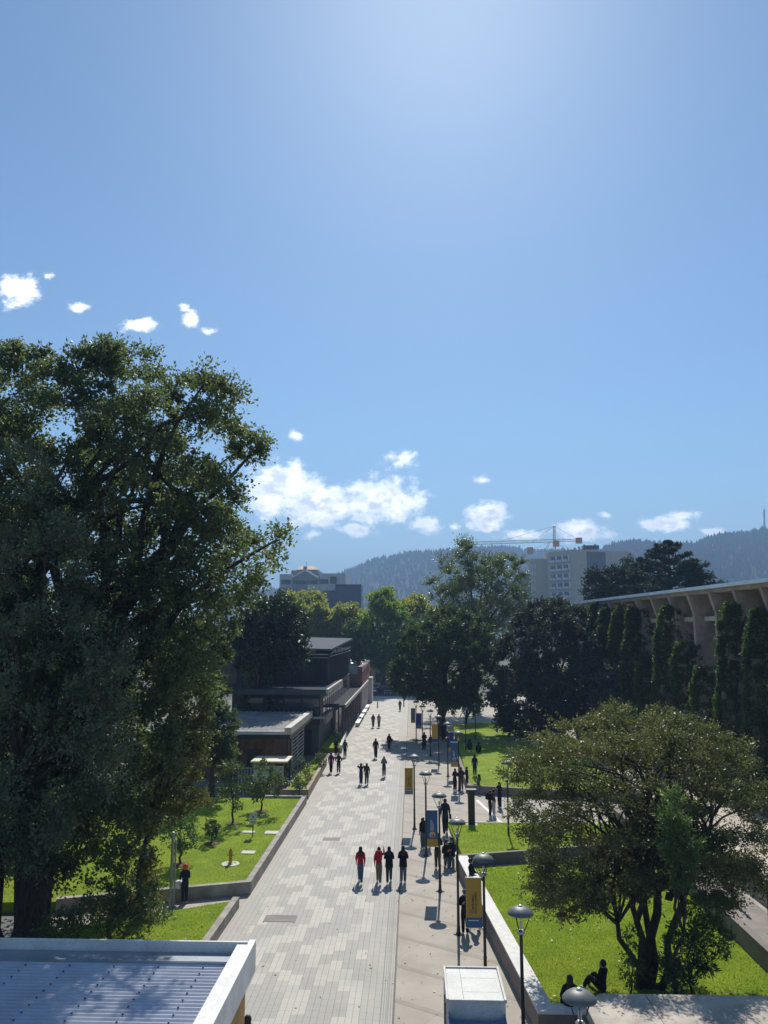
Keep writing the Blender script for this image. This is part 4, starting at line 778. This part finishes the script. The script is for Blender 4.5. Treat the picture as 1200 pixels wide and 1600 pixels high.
def banner(q,label,top,foot,z1=3.32,h=1.42,w=.46,kind='plain',side=-1,rz=0):
    o=thing('banner',label,'banner',(q.x,q.y,0),rz,'banners hanging from the lamps'); x1=-.07*1 if side<0 else .07+w; x0=x1-w; z0=z1-h; zf=z0+h*.20
    b=MB(); b.box(x0,x1,-.012,.012,zf,z1); b.build('cloth',top,o); MB().box(x0,x1,-.0125,.0125,z0,zf).build('foot_panel',foot,o)
    for zr in (z1,z0-.025): MB().box(x0-.01 if side<0 else x0-.06,x1+.07 if side<0 else x1+.01,-.016,.016,zr,zr+.025).build('rod',mat('banner rod',(.5,.5,.45),.5,.3),o)
    if kind=='tu':
        for tx,dx in (('TU',.155),('COMPROMISO',.235),('SERÁ EL CAMBIO',.325)): textmesh(tx,.085,BTX,o,rot=RUP,loc=(x0+dx+.012,-.0135,zf+.12))
        b=MB(); [b.box(x0+.07+.03*i,x0+.095+.03*i,-.0145,-.0128,zf-.10,zf-.075) for i in range(11)]; b.build('small_print',BWT,o)
    if kind=='blue':
        b=MB()
        for j,(dx,l) in enumerate(((.15,.40),(.19,.42),(.235,.36),(.275,.26))):
            zz=zf+.36
            while zz<zf+.36+l: b.box(x0+dx,x0+dx+.022,-.0145,-.0128,zz,zz+.022); zz+=.032
        b.build('lettering',BWT,o)
        b=MB(Matrix.Translation((x0+w/2,0,zf+.19))@RV); b.lathe([(.12,.0125),(.12,.0145)],n=24); b.build('emblem_ring',BWT,o)
        b=MB(Matrix.Translation((x0+w/2,0,zf+.19))@RV); b.lathe([(.10,.0148),(.10,.0155)],n=24); e=b.build('emblem',BOR,o)
        b=MB(); n=12; pts=[(x0+w/2+.1*math.cos(math.pi+math.pi*i/n),-.0158,zf+.19-.02+.08*math.sin(math.pi+math.pi*i/n)) for i in range(n+1)]; b.add(pts[3:],[list(range(len(pts)-3))]); b.build('emblem_shape',BTX,e)
    return o
banner(pos[1],'yellow banner reading TU COMPROMISO SERÁ EL CAMBIO with blue foot, behind the truck',BY,BB,kind='tu',w=.50,z1=3.35,h=1.45)
banner(pos[3],'large blue banner with round orange emblem and yellow foot',BB,BY,kind='blue',w=.47,z1=3.32,h=1.48)
banner(pos[5],'yellow banner with dark lettering hanging beside the promenade edge',BY,BGm,kind='tu',w=.47)
banner(pos[6],'smaller blue banner with round emblem, in front of the lawn with tree shadow',BB,BY,kind='blue',w=.48,h=1.65,z1=3.3)
banner(pos[8],'small yellow banner with blue foot, among the far lamps',BY,BD,w=.5,h=1.5,z1=3.35)
banner(pos[10],'deep blue banner with pale foot near the far end of the lamp row',BD,BGm,w=.5,h=1.4,z1=3.3)
banner(pos[11],'grey green banner on the farthest lamp',mat('banner grey green',(.16,.19,.17),.75),BY,w=.46,h=1.4,z1=3.3)
banner(pos[7],'blue banner seen turned aside on the lamp behind the smaller blue one',BD,BY,w=.5,h=1.4,z1=3.3,side=1,rz=.5)
# sign, hydrant, poles
q=G(395,1307,.38); sg=thing('meeting_point_sign','white signboard with green meeting point symbol on a dark post, left lawn','sign',q)
MB().box(-.025,.025,-.025,.025,0,1.15).build('post',POLE,sg); MB().box(-.19,.19,-.045,-.028,.62,1.24).build('board',mat('sign board',(.55,.58,.56),.5),sg,bevel=.005)
GRN=mat('sign green',(.02,.10,.07),.6); b=MB(Matrix.Translation((0,-.046,.99))@RV); b.lathe([(.05,0),(.05,.002)],n=16)
for sx in(-1,1):
    for sy in(-1,1): b.add([(sx*.13,sy*.14,0),(sx*.06,sy*.14,0),(sx*.13,sy*.07,0)],[(0,1,2)]); b.tube([(sx*.12,sy*.13,0),(sx*.065,sy*.075,0)],.008,4)
b.build('symbol',GRN,sg); textmesh('ZONA',.07,BTX,sg,rot=RV,loc=(-.10,-.047,.74)) if 0 else MB().box(-.12,.12,-.047,-.0455,.72,.735).box(-.12,.10,-.047,-.0455,.76,.775).box(-.10,.12,-.047,-.0455,.68,.695).build('small_print',BTX,sg)
q=G(360,1350,.38); hy=thing('hydrant','yellow fire hydrant on a round pale pad in the left lawn','hydrant',q); YEL=mat('hydrant yellow',(.48,.27,.02),.45)
MB().lathe([(.13,0),(.13,.04),(.085,.06),(.08,.45),(.10,.47),(.10,.50),(.085,.52),(.075,.60),(.04,.66),(.02,.70)],n=14).build('body',YEL,hy,smooth=False)
for s_ in (-1,1): b=MB(Matrix.Translation((0,0,.40))@Matrix.Rotation(R(90)*s_,4,'Y')); b.lathe([(.035,.06),(.035,.12),(.045,.12),(.045,.16)],n=10); b.build('outlet',YEL,hy)
MB().lathe([(.42,0),(.42,.02),(.26,.02),(.26,.005)],n=24).build('ground_ring',WALLL,hy)
q=G(266,1418,0); o=MB().lathe([(.10,0),(.07,.05),(.06,2.9),(.0,2.92)],n=10).box(.10,.16,-.03,.03,0,2.6).build('grey_pole',mat('galvanised pole',(.30,.34,.32),.5,.3)); o.location=q; tag(o,'plain grey green pole between the worker and the huge tree','pole')
q=G(737,1291,0); ps=thing('memorial_pillar','tall black square pillar with a plaque head at the left lawn edge','pillar',q); PB=mat('black stone',(.015,.016,.018),.4,0,.5)
MB().box(-.19,.19,-.16,.16,0,1.95).build('shaft',PB,ps,bevel=.01); MB().box(-.30,.30,-.22,.22,1.95,2.05).build('top_plate',PB,ps,bevel=.01); MB().box(-.34,.34,-.25,.25,0,.10).build('plinth',WALLL,ps)
for (px,py,lab) in ((590,1106,'short black bollard in the middle of the far promenade'),(631,1104,'short black bollard beside the farthest walker')):
    q=G(px,py); o=MB().lathe([(.08,0),(.08,.85),(.05,.95),(0,.97)],n=10).build('bollard',POLE); o.location=q; tag(o,lab,'bollard')
# stage slab, lower right
st=thing('concrete_stage','broad pale concrete slab with leaf shadows, lower right corner','ledge'); SC=mat('stage concrete',(.43,.375,.305),.85,var=.22,scale=1.6,fine=.15)
a=G(913,1566,2.05);b_=G(932,1602,2.05)
MB().prism([(a.x,a.y),(b_.x,b_.y-3),(16,b_.y-3),(16,a.y+.55),(a.x+.5,a.y+.5)],1.78,2.05).build('slab',SC,st,bevel=.02)
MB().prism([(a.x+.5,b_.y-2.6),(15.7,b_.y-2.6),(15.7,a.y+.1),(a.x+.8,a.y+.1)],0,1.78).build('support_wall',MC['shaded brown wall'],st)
b=MB(); b.box(a.x+1.6,a.x+1.62,a.y-5,a.y+.45,2.0505,2.052); b.build('joint',DKM,st)
# ================================================================== TRUCK
tk_=thing('box_truck','small white box truck seen from above, facing the camera at the bottom edge','truck',(1.455,20.5,0)); TW=mat('truck white',(.50,.495,.46),.55,0,.3,.12,1.5,0,fine=.2); TB_=mat('cab blue',(.06,.14,.28),.3,0,.6)
MB().box(-.68,.68,-.90,.88,.75,2.46).build('cargo_box',mat('truck side panel',(.52,.52,.51),.5,0,.4,.12,1.5,fine=.2),tk_,bevel=.015)
MB().box(-.64,.64,-.86,.84,2.461,2.475).build('roof_panel',TW,tk_)
b=MB(); b.box(-.71,-.65,-.93,.91,2.44,2.52); b.box(.65,.71,-.93,.91,2.44,2.52); b.box(-.649,.649,.85,.91,2.44,2.51); b.box(-.649,.649,-.93,-.87,2.44,2.505); b.build('roof_rail',TW,tk_,bevel=.012)
MB().box(-.30,-.29,-.868,.848,2.4755,2.479).build('roof_seam',mat('seam grey',(.12,.12,.11),.7),tk_)
b=MB(); b.box(-.705,-.681,-.55,.80,.85,2.3); b.build('side_door',mat('truck door',(.5,.5,.5),.5),tk_); MB().box(-.73,-.706,-.5,-.45,.9,2.25).box(-.73,-.706,-.1,-.06,.9,2.25).build('door_bar',DKM,tk_)
cb=MB(); prof=[(-2.25,.45),(-2.3,1.05),(-2.05,1.75),(-1.75,2.02),(-1.0,2.13),(-1.0,.45)]; n=len(prof); cb.add([(-.66,y,z) for y,z in prof]+[(.66,y,z) for y,z in prof],[list(range(n)),list(range(n,2*n))[::-1]]+[(j,(j+1)%n,n+(j+1)%n,n+j) for j in range(n)])
cb.build('cab',TB_,tk_,bevel=.09); MB().add([(-.58,-2.31,1.12),(.58,-2.31,1.12),(.56,-2.10,1.68),(-.56,-2.10,1.68)],[(0,1,2,3)]).build('windscreen',GLD,tk_)
MB().box(-.6,.6,-2.3,.85,.42,.75).build('chassis',DKM,tk_)
for (x,y) in ((-.58,-1.7),(.58,-1.7),(-.58,.35),(.58,.35)):
    b=MB(Matrix.Translation((x,y,.33))@Matrix.Rotation(R(90),4,'Y')); b.lathe([(.20,-.09),(.31,-.09),(.33,-.05),(.33,.05),(.31,.09),(.20,.09)],n=18); w_=b.build('wheel',mat('rubber',(.02,.02,.02),.85),tk_)
for x in (-.5,.5): MB().box(x-.1,x+.1,-2.34,-2.27,.75,.9).build('headlight',LG,tk_)
for y in (-.45,.3): MB().box(-.28,.60,y,y+.008,2.4755,2.4765).build('roof_joint',mat('seam grey',(.12,.12,.11)),tk_)
# ================================================================== FAR CARS
def car(label,loc,rz,col):
    o=thing('parked_car',label,'car',loc,rz,'cars parked beyond the end of the promenade'); m=mat('paint '+label[:12],col,.3,.2,.6,.05,1,0)
    pf=[(-2.1,.35),(-2.1,.85),(-1.3,.98),(1.4,.98),(2.0,.8),(2.1,.35)]; n=len(pf)
    b=MB(); b.add([(x,-.85,z) for x,z in pf]+[(x,.85,z) for x,z in pf],[list(range(n))[::-1],list(range(n,2*n))]+[(j,(j+1)%n,n+(j+1)%n,n+j) for j in range(n)]); b.build('body',m,o,bevel=.08)
    b=MB(); b.add([(-1.7,-.78,.97),(.95,-.78,.97),(.95,.78,.97),(-1.7,.78,.97),(-1.2,-.62,1.45),(.3,-.62,1.45),(.3,.62,1.45),(-1.2,.62,1.45)],[(4,5,6,7),(0,1,5,4),(1,2,6,5),(2,3,7,6),(3,0,4,7)]); b.build('cabin_glass',GLD,o,bevel=.05)
    MB().box(-1.15,.25,-.6,.6,1.452,1.48).build('roof',m,o,bevel=.02)
    for x in (-1.3,1.35):
        for y in (-.8,.8): b=MB(Matrix.Translation((x,y,.33))@Matrix.Rotation(R(90),4,'X')); b.lathe([(.2,-.1),(.33,-.1),(.33,.1),(.2,.1)],n=14); b.build('wheel',mat('rubber',(.02,.02,.02)),o)
car('light blue car at the left end of the far street, by the brick building',(D(583,1075,146).x,146,.02),.2,(.25,.38,.5))
car('dark car in the tree shade straight beyond the promenade',(D(606,1078,145).x,145,.02),0,(.03,.03,.035)); car('white car in the tree shade beyond the promenade, right of the dark one',(D(640,1078,146).x,146,.02),0,(.6,.6,.6)); car('silver car glinting behind the round dark tree',(D(668,1080,145).x,145,.02),0,(.35,.36,.38))
b=MB(); 
for i in range(15): b.box(-4+i*1.1,-3.9+i*1.1,0,.1,0,.9)
b.box(-4,11.6,.02,.08,.85,.92); b.box(-4,11.6,.02,.08,.45,.5); o=b.build('railing',mat('pale railing',(.4,.4,.4),.5,.3)); o.location=(-1,138.5,0); tag(o,'low metal railing across the far end of the promenade','railing')
# ================================================================== PEOPLE
SKIN=mat('skin',(.40,.24,.17),.6,var=.05); HAIR=mat('dark hair',(.012,.009,.008),.55,var=.2); HAIRB=mat('brown hair',(.05,.028,.018),.55)
def cm(name,c): return mat('cloth '+name,c,.9,0,.15,.18,9,.25,40)
CLO=dict(black=cm('black',(.012,.012,.015)),navy=cm('navy',(.018,.022,.04)),red=cm('red',(.32,.018,.025)),maroon=cm('maroon',(.20,.02,.06)),jeans=cm('jeans',(.075,.10,.15)),dkjeans=cm('dark jeans',(.025,.035,.06)),khaki=cm('khaki',(.16,.135,.11)),grey=cm('grey',(.11,.12,.13)),light=cm('light',(.42,.42,.40)),orange=cm('orange',(.6,.14,.03)),brown=cm('brown',(.07,.045,.04)),white=cm('white',(.6,.6,.6)),green=cm('green',(.04,.09,.06)))
SHO=[CLO['white'],CLO['black']]
def person(label,foot,top='black',legs='dkjeans',hair='long',pose='stand',arms='down',rz=0,h=1.68,shoe=0,coat=False,bag=None,zb=0,group=None,bagc='black',hairm=None):
    rr=random.Random(label); o=thing('person',label,'person',foot,rz,group); sc=h/1.70
    V=[];Rd=[];E=[];Sg=[]
    def v(x,y,z,a,b=None): V.append((x,y,z)); Rd.append((a,b or a)); return len(V)-1
    def e(i,j,t): E.append((i,j)); Sg.append(t)
    # materials: 0 top,1 legs,2 skin,3 shoe
    sit=pose in('sit','ground'); ph=.92 if not sit else (.50 if pose=='sit' else .14); ly=0
    lean=(.04 if not sit else -.02)+rr.uniform(-.015,.02); mw=rr.choice((-1,1)); stf=rr.uniform(.7,1.3)
    P=v(0,0,ph,.135,.105); W=v(0,.0,ph+.18,.118,.09); Cc=v(0,lean*.6,ph+.38,.155,.105); Nk0=v(0,lean,ph+.53,.085,.07); Nk=v(0,lean+.01,ph+.585,.05); Hd=v(0,lean+.025,ph+.665,.078,.086); Ht=v(0,lean+.02,ph+.735,.060,.07)
    e(P,W,0 if not coat else 0); e(W,Cc,0); e(Cc,Nk0,0); e(Nk0,Nk,2); e(Nk,Hd,2); e(Hd,Ht,2)
    Ns=v(0,lean+.115,ph+.665,.016); e(Hd,Ns,2)
    for s in (-1,1):
        hp=v(s*.09,0,ph-.06,.092,.09); e(P,hp,1)
        if pose=='stand': kn=(s*.085,.02,.50); an=(s*.085,-.01,.09)
        elif pose=='walk': kn=(s*.08,.13*s*mw+.05,.50); an=(s*.075,(.22*s*mw-.05)*stf,.10 if s*mw>0 else .14)
        elif pose=='sit': kn=(s*.13,.42,.50); an=(s*.13,.42,.09)
        else: kn=(s*.17,.36,.42); an=(s*.14,.56,.07)
        k1=v(*kn,.068); a1=v(*an,.054); e(hp,k1,1); e(k1,a1,1)
        hl=v(an[0],an[1]-.03,an[2]-.045,.038); t1=v(an[0]+s*.01,an[1]+.15,an[2]-.055,.036,.03); e(a1,hl,3); e(hl,t1,3)
        sh=v(s*.16,lean,ph+.46,.066,.062); e(Nk0,sh,0); A=arms if not isinstance(arms,tuple) else arms[0 if s<0 else 1]
        if A=='down': el=(s*.215,-.02,ph+.22); wr=(s*.215,.05,ph-.03); hd=(0,.25,-1)
        elif A=='phone': el=(s*.23,.03,ph+.20); wr=(s*.09,.27,ph+.33); hd=(-s*.3,.8,.6)
        elif A=='head': el=(s*.33,.05,ph+.50); wr=(s*.16,.04,ph+.66); hd=(-s*1,.2,.4)
        elif A=='up': el=(s*.26,.10,ph+.42); wr=(s*.24,.16,ph+.68); hd=(0,.1,1)
        elif A=='hip': el=(s*.30,-.08,ph+.22); wr=(s*.16,.06,ph+.06); hd=(-s,.2,-.2)
        elif A=='lap': el=(s*.23,.08,ph+.18); wr=(s*.12,.32,ph+.12); hd=(-s*.4,.8,-.1)
        elif A=='swing': el=(s*.215,-.06*s,ph+.22); wr=(s*.22,-.17*s+.06,ph+.0); hd=(0,-.3*s,-1)
        e1=v(*el,.052); w1=v(*wr,.028,.024); e(sh,e1,0); e(e1,w1,0 if A!='skin' else 2)
        hdv=Vector(hd).normalized(); wv=Vector(wr); side=hdv.cross(Vector((s,0,.01))).normalized() if abs(hdv.x)<.9 else Vector((0,1,0)); curl=Vector((-s,0,0)) if abs(hdv.x)<.9 else Vector((0,.5,-.8))
        pm=v(*(wv+hdv*.07),.030,.020); e(w1,pm,2)
        for fi,(of,ln) in enumerate(((-.030,.062),(-.010,.072),(.010,.068),(.028,.052))):
            b0=wv+hdv*.085+side*of; f1=v(*(b0+hdv*ln*.5),.009); f2=v(*(b0+hdv*ln*.9+curl*.025),.0075); e(pm,f1,2); e(f1,f2,2)
        tb=wv+hdv*.035+side*.04; t_1=v(*(tb+hdv*.02+side*.01),.011); t_2=v(*(tb+hdv*.05+side*.012+curl*.02),.009); e(pm,t_1,2); e(t_1,t_2,2)
    me=bpy.data.meshes.new('body'); me.from_pydata([tuple(Vector(p)*sc) for p in V],E,[]); b=bpy.data.objects.new('body',me); C.objects.link(b)
    sk=b.modifiers.new('s','SKIN'); sk.use_smooth_shade=True; sk.branch_smoothing=.3
    for i,d in enumerate(me.skin_vertices[0].data): kk_=1.28 if Rd[i][0]>.03 else 1.1; d.radius=(Rd[i][0]*sc*kk_,Rd[i][1]*sc*kk_); d.use_root=(i==0)
    ss=b.modifiers.new('d','SUBSURF'); ss.levels=1; ss.render_levels=1
    dg=bpy.context.evaluated_depsgraph_get(); m2=bpy.data.meshes.new_from_object(b.evaluated_get(dg)); bpy.data.objects.remove(b)
    m2.materials.clear()
    for mm in (CLO[top],CLO[legs],SKIN,SHO[shoe]): m2.materials.append(mm)
    if len(m2.polygons):
        pc=np.empty(len(m2.polygons)*3); m2.polygons.foreach_get('center',pc); pc=pc.reshape(-1,3)/sc; best=np.full(len(pc),9.);mi=np.zeros(len(pc),int); Va=np.array(V)
        for (i,j),t in zip(E,Sg):
            a,c=Va[i],Va[j]; d=c-a; tt=np.clip(((pc-a)@d)/(d@d+1e-9),0,1); ds=np.linalg.norm(pc-a-tt[:,None]*d,axis=1)-(Rd[i][0]*(1-tt)+Rd[j][0]*tt)*.9
            u=ds<best; best[u]=ds[u]; mi[u]=t
        if coat: mi[(mi==1)&(pc[:,2]>(.74 if not sit else ph-.05))]=0
        m2.polygons.foreach_set('material_index',mi.astype(np.int32)); m2.polygons.foreach_set('use_smooth',[True]*len(mi))
    bd=bpy.data.objects.new('body',m2); C.objects.link(bd); bd.parent=o; m2.name='body'
    hm_=hairm or HAIR; z=(ph+.69)*sc; y0=(lean-.005)*sc; b=MB()
    if hair in('long','short','bun','hood'):
        rx,ry,rz_=(.095,.10,.115) if hair!='hood' else (.125,.125,.145)
        prof=[];n=7
        for i in range(n+1): a=-math.pi/2*.55+(math.pi/2*1.55)*i/n; prof.append((max(0,math.cos(a)),math.sin(a)))
        bb=MB(Matrix.Translation((0,y0-.012*sc,z+.005))@Matrix.Diagonal((rx*sc,ry*sc,rz_*sc,1))); bb.lathe(prof,n=14); b.v+=bb.v; b.f+=bb.f; b.mi+=bb.mi
        if hair=='long':
            L=rr.uniform(.30,.42); off=len(b.v); bb=MB(Matrix.Diagonal((1,.62,1,1))); bb.tube([(0,(y0-.035*sc)/.62,z+.05),(0,(y0-.07)/.62,z-.10),(0,(y0-.085)/.62,z-.24),(0,(y0-.075)/.62,z-L)],[.08*sc,.098*sc,.105*sc,.05*sc],10)
            b.add(bb.v,bb.f)
        if hair=='bun': b.add(*(lambda q:(q.v,q.f))(MB(Matrix.Translation((0,y0-.09,z+.08))).lathe([(.0,-.05),(.045,-.03),(.05,0),(.04,.035),(0,.05)],n=10)))
        b.build('hair' if hair!='hood' else 'hood',hm_ if hair!='hood' else CLO[bagc if bagc=='orange' else top],o,smooth=True)
    if hair=='cap':
        b.lathe([(.098,-.0),(.10,.03),(.08,.09),(.0,.11)],(0,y0,z),14); b.add([(-.08,y0+.06,z+.005),(.08,y0+.06,z+.005),(.06,y0+.17,z-.01),(-.06,y0+.17,z-.01)],[(0,1,2,3)]); b.build('cap',CLO['grey'],o,smooth=True)
    if coat:
        b=MB(Matrix.Diagonal((1,.72,1,1))); zz=ph*sc; b.tube([(0,0,zz+.30),(0,0,zz+.08),(0,0,zz-(.16 if not sit else .02))],[.155,.17,.19],12); b.build('coat_skirt',CLO[top],o,smooth=True)
    if bag=='back':
        b=MB().box(-.15,.15,-.26,-.10,(ph+.08),(ph+.50)); b.build('backpack',CLO[bagc],o,bevel=.05)
    if bag=='hand':
        b=MB().box(.22,.34,-.12,.16,ph-.12,ph+.12); b.build('handbag',CLO[bagc],o,bevel=.03)
    if bag=='phone': MB().box(-.035,.035,.34,.355,ph+.36,ph+.50).build('phone',PB,o)
    return o
def hgt(px,yf,yt,z=0):
    q=G(px,yf,z); d=ray(px,yt); return max(1.5,min(1.85,H+d[2]*(q.y/d[1])-z))
def pp(px,yf,yt,label,z=0,**k):
    q=G(px,yf,z); h_=hgt(px,yf,yt,z) if k.get('pose','stand') in('stand','walk') else 1.66
    return person(label,q,h=h_,**k)
PI=math.pi
pp(563,1379,1326,'young woman in red top and faded blue jeans, leftmost of the four walkers',top='red',legs='jeans',pose='walk',arms='swing')
pp(592,1380,1327,'walker with one hand raised, red backpack and khaki trousers',top='red',legs='khaki',pose='walk',arms=('down','up'),hair='bun',bag='back',bagc='red')
pp(608,1379,1324,'walker in black jacket and dark trousers, right of the one with the raised hand',top='black',legs='dkjeans',pose='walk',arms='phone',coat=True)
pp(630,1379,1322,'woman in black coat and blue jeans, rightmost of the four walkers',top='black',legs='jeans',pose='stand',arms='phone',coat=True)
pp(564,1226,1193,'dark dressed walker with both hands at the head',arms='head',pose='walk',top='navy')
pp(573,1226,1194,'walker in navy at the side of the one with hands at the head',top='navy',pose='walk')
pp(600,1214,1184,'lone walker in black, left of the tree shadow across the paving',top='black',legs='dkjeans',pose='walk',arms='phone',bag='back',bagc='grey')
pp(587,1185,1154,'lone walker with broad dark jacket, midway on the promenade',top='black',legs='black',pose='walk',hair='short')
pp(608,1172,1147,'walker carrying a handbag, right of the broad jacketed one',top='black',legs='black',pose='walk',bag='hand',hair='short',coat=True)
pp(583,1137,1116,'left one of the far pair on the promenade, dark top',pose='walk',top='navy')
pp(592,1137,1116,'right one of the far pair on the promenade, pale jacket',pose='walk',top='light')
pp(625,1111,1096,'farthest walker, all in black, near the far lamps',top='black',legs='black',pose='stand',arms='down')
pp(517,1208,1176,'person in maroon top beside the flower planter',top='maroon',legs='black',pose='walk')
pp(529,1208,1178,'person in black right of the maroon top, arm bent',top='black',legs='black',pose='walk',arms='hip')
pp(539,1183,1157,'person in grey green jacket by the small white walled planter',top='green',legs='black',pose='stand',hair='short')
pp(525,1182,1160,'dark figure against the grass of the small planter',top='black',legs='black',pose='stand',hair='short')
pp(559,1128,1116,'person in white sitting on the bench by the dark building',top='white',pose='sit',arms='lap',rz=-1.4)
pp(663,1172,1144,'standing person in black between the farthest lamps',top='black',legs='black',arms='phone',hair='short',coat=True)
pp(673,1174,1149,'person with white trousers behind the small yellow banner',top='black',legs='light',hair='short')
pp(693,1118+40,1130,'dark figure under the round tree among the far lamps',top='navy',legs='black')
pp(711,1236,1201,'tall person in black, left of the group by the smaller blue banner',top='black',legs='black',hair='short',arms='phone',rz=-.6)
pp(721,1235,1199,'person in brown with light trousers in the group by the smaller blue banner',top='brown',legs='khaki',hair='short',arms='phone',rz=.2)
pp(730,1233,1198,'person leaning in at the right of the group by the smaller blue banner',top='black',legs='dkjeans',hair='short',arms='phone',rz=1.2)
pp(748,1239,1214,'person in light grey jacket sitting on the brown wall end',z=0,top='grey',pose='sit',arms='phone',rz=1.2)
pp(742,1212,1182,'dark hooded person standing on the shaded lawn',z=.42,top='black',legs='black',hair='hood')
pp(766,1276,1237,'person in black at the left of the trio near the painted line',top='black',legs='black',arms='phone',rz=-1.3,hair='short',bag='back')
pp(772,1274,1238,'person with brown top in the middle of the trio near the painted line',top='brown',legs='light',arms='phone',rz=1.0,hair='short')
pp(781,1262,1222,'person with long hair at the right of the trio near the painted line',top='black',legs='black',hair='long',arms='phone',rz=2.2)
pp(696,1303,1244,'tall man in dark jacket with shoulder bag, right of the large blue banner',top='navy',legs='black',hair='short',bag='hand',pose='walk',coat=True)
pp(661,1326,1281,'person with black backpack and jeans, left of the large blue banner',top='black',legs='jeans',hair='bun',bag='back',rz=.7)
pp(669,1325,1279,'person in grey facing the one with the black backpack',top='grey',legs='dkjeans',hair='short',arms='phone',rz=3.6,coat=True)
pp(684,1357,1302,'person with brown trousers hidden behind the large blue banner',top='black',legs='brown',hair='short',arms='phone')
pp(706,1352,1310,'person in dark blue sitting at the brown wall end near the lamps',z=0,top='navy',legs='dkjeans',pose='sit',arms='lap',rz=2.6)
pp(698,1356,1322,'second person sitting beside the dark blue one, bent forward',z=0,top='black',legs='grey',pose='sit',arms='phone',rz=3.6)
pp(727,1459,1390,'man in black with grey cap facing the camera beside the TU COMPROMISO banner',top='black',legs='black',hair='cap',arms='phone',rz=PI,pose='stand')
pp(741,1452,1392,'person with white shoes hidden behind the TU COMPROMISO banner',top='navy',legs='jeans',hair='short',pose='walk',rz=-1.2)
pp(737,1390,1358,'person in black sitting on the pale wall above the TU COMPROMISO banner',z=.06,top='black',legs='black',pose='sit',arms='lap',rz=-1.9,hair='short')
pp(734,1172,1150,'dark figure seated on the far lawn, left one',z=.55,top='black',legs='black',pose='ground',arms='lap',hair='hood')
pp(748,1176,1150,'dark hunched figure seated on the far lawn beside the lamp post',z=.42,top='black',legs='black',pose='ground',arms='lap',hair='hood',coat=True)
a=G(881,1583,.0); person('woman with long hair in black sitting on the wall behind the nearest lamp head',(a.x,23.55,.20),top='black',legs='black',pose='sit',arms='lap',hair='long',coat=True,rz=0)
a=G(944,1553,.06); person('person in black sitting on the grass beside the spreading tree',(a.x,a.y+.15,.06),top='black',legs='black',pose='ground',arms='lap',hair='short',rz=.9)
pp(288,1412,1366,'worker in dark clothes with orange hood on the path below the left lawn',top='navy',legs='navy',hair='hood',bagc='orange',arms='lap',rz=.6)
q=G(387,1588,1.68); person('person at the bottom edge of whom only the dark head shows',(q.x,q.y,0),top='black',legs='black',pose='walk')
q=G(443,1222,.0); person('person in red at the little booth, behind the bushes',(q.x,q.y-.5,0),top='red',legs='black',hair='short')
q=G(288,1388,.6); o=MB().lathe([(.0,0),(.14,.0),(.17,.1),(.15,.28),(.0,.30)],n=10).build('white_bag',CLO['white'],smooth=True); o.location=(q.x-.28,q.y+.15,.55); tag(o,'white bag held by the worker with the orange hood','bag')
q=G(468,1244,0); o=MB().lathe([(.2,0),(.26,.3),(.2,.62),(.0,.66)],n=12).build('blue_bin',mat('blue plastic',(.03,.07,.28),.5)); o.location=q; tag(o,'dark blue bin at the near end of the flower planter','bin')
# ================================================================== HAZE
b=MB().box(-3300,3300,-2300,4300,-8,318); hz=newmat('haze air'); k=N(hz.node_tree)
vol=k.n('ShaderNodeVolumePrincipled',inp={'Color':(.43,.66,1.0,1),'Density':.00048,'Anisotropy':0.}); k.n('ShaderNodeOutputMaterial',inp={1:vol.outputs[0]})
o=b.build('haze',hz); tag(o,kind='stuff'); o['label']='thin blue haze filling the air'
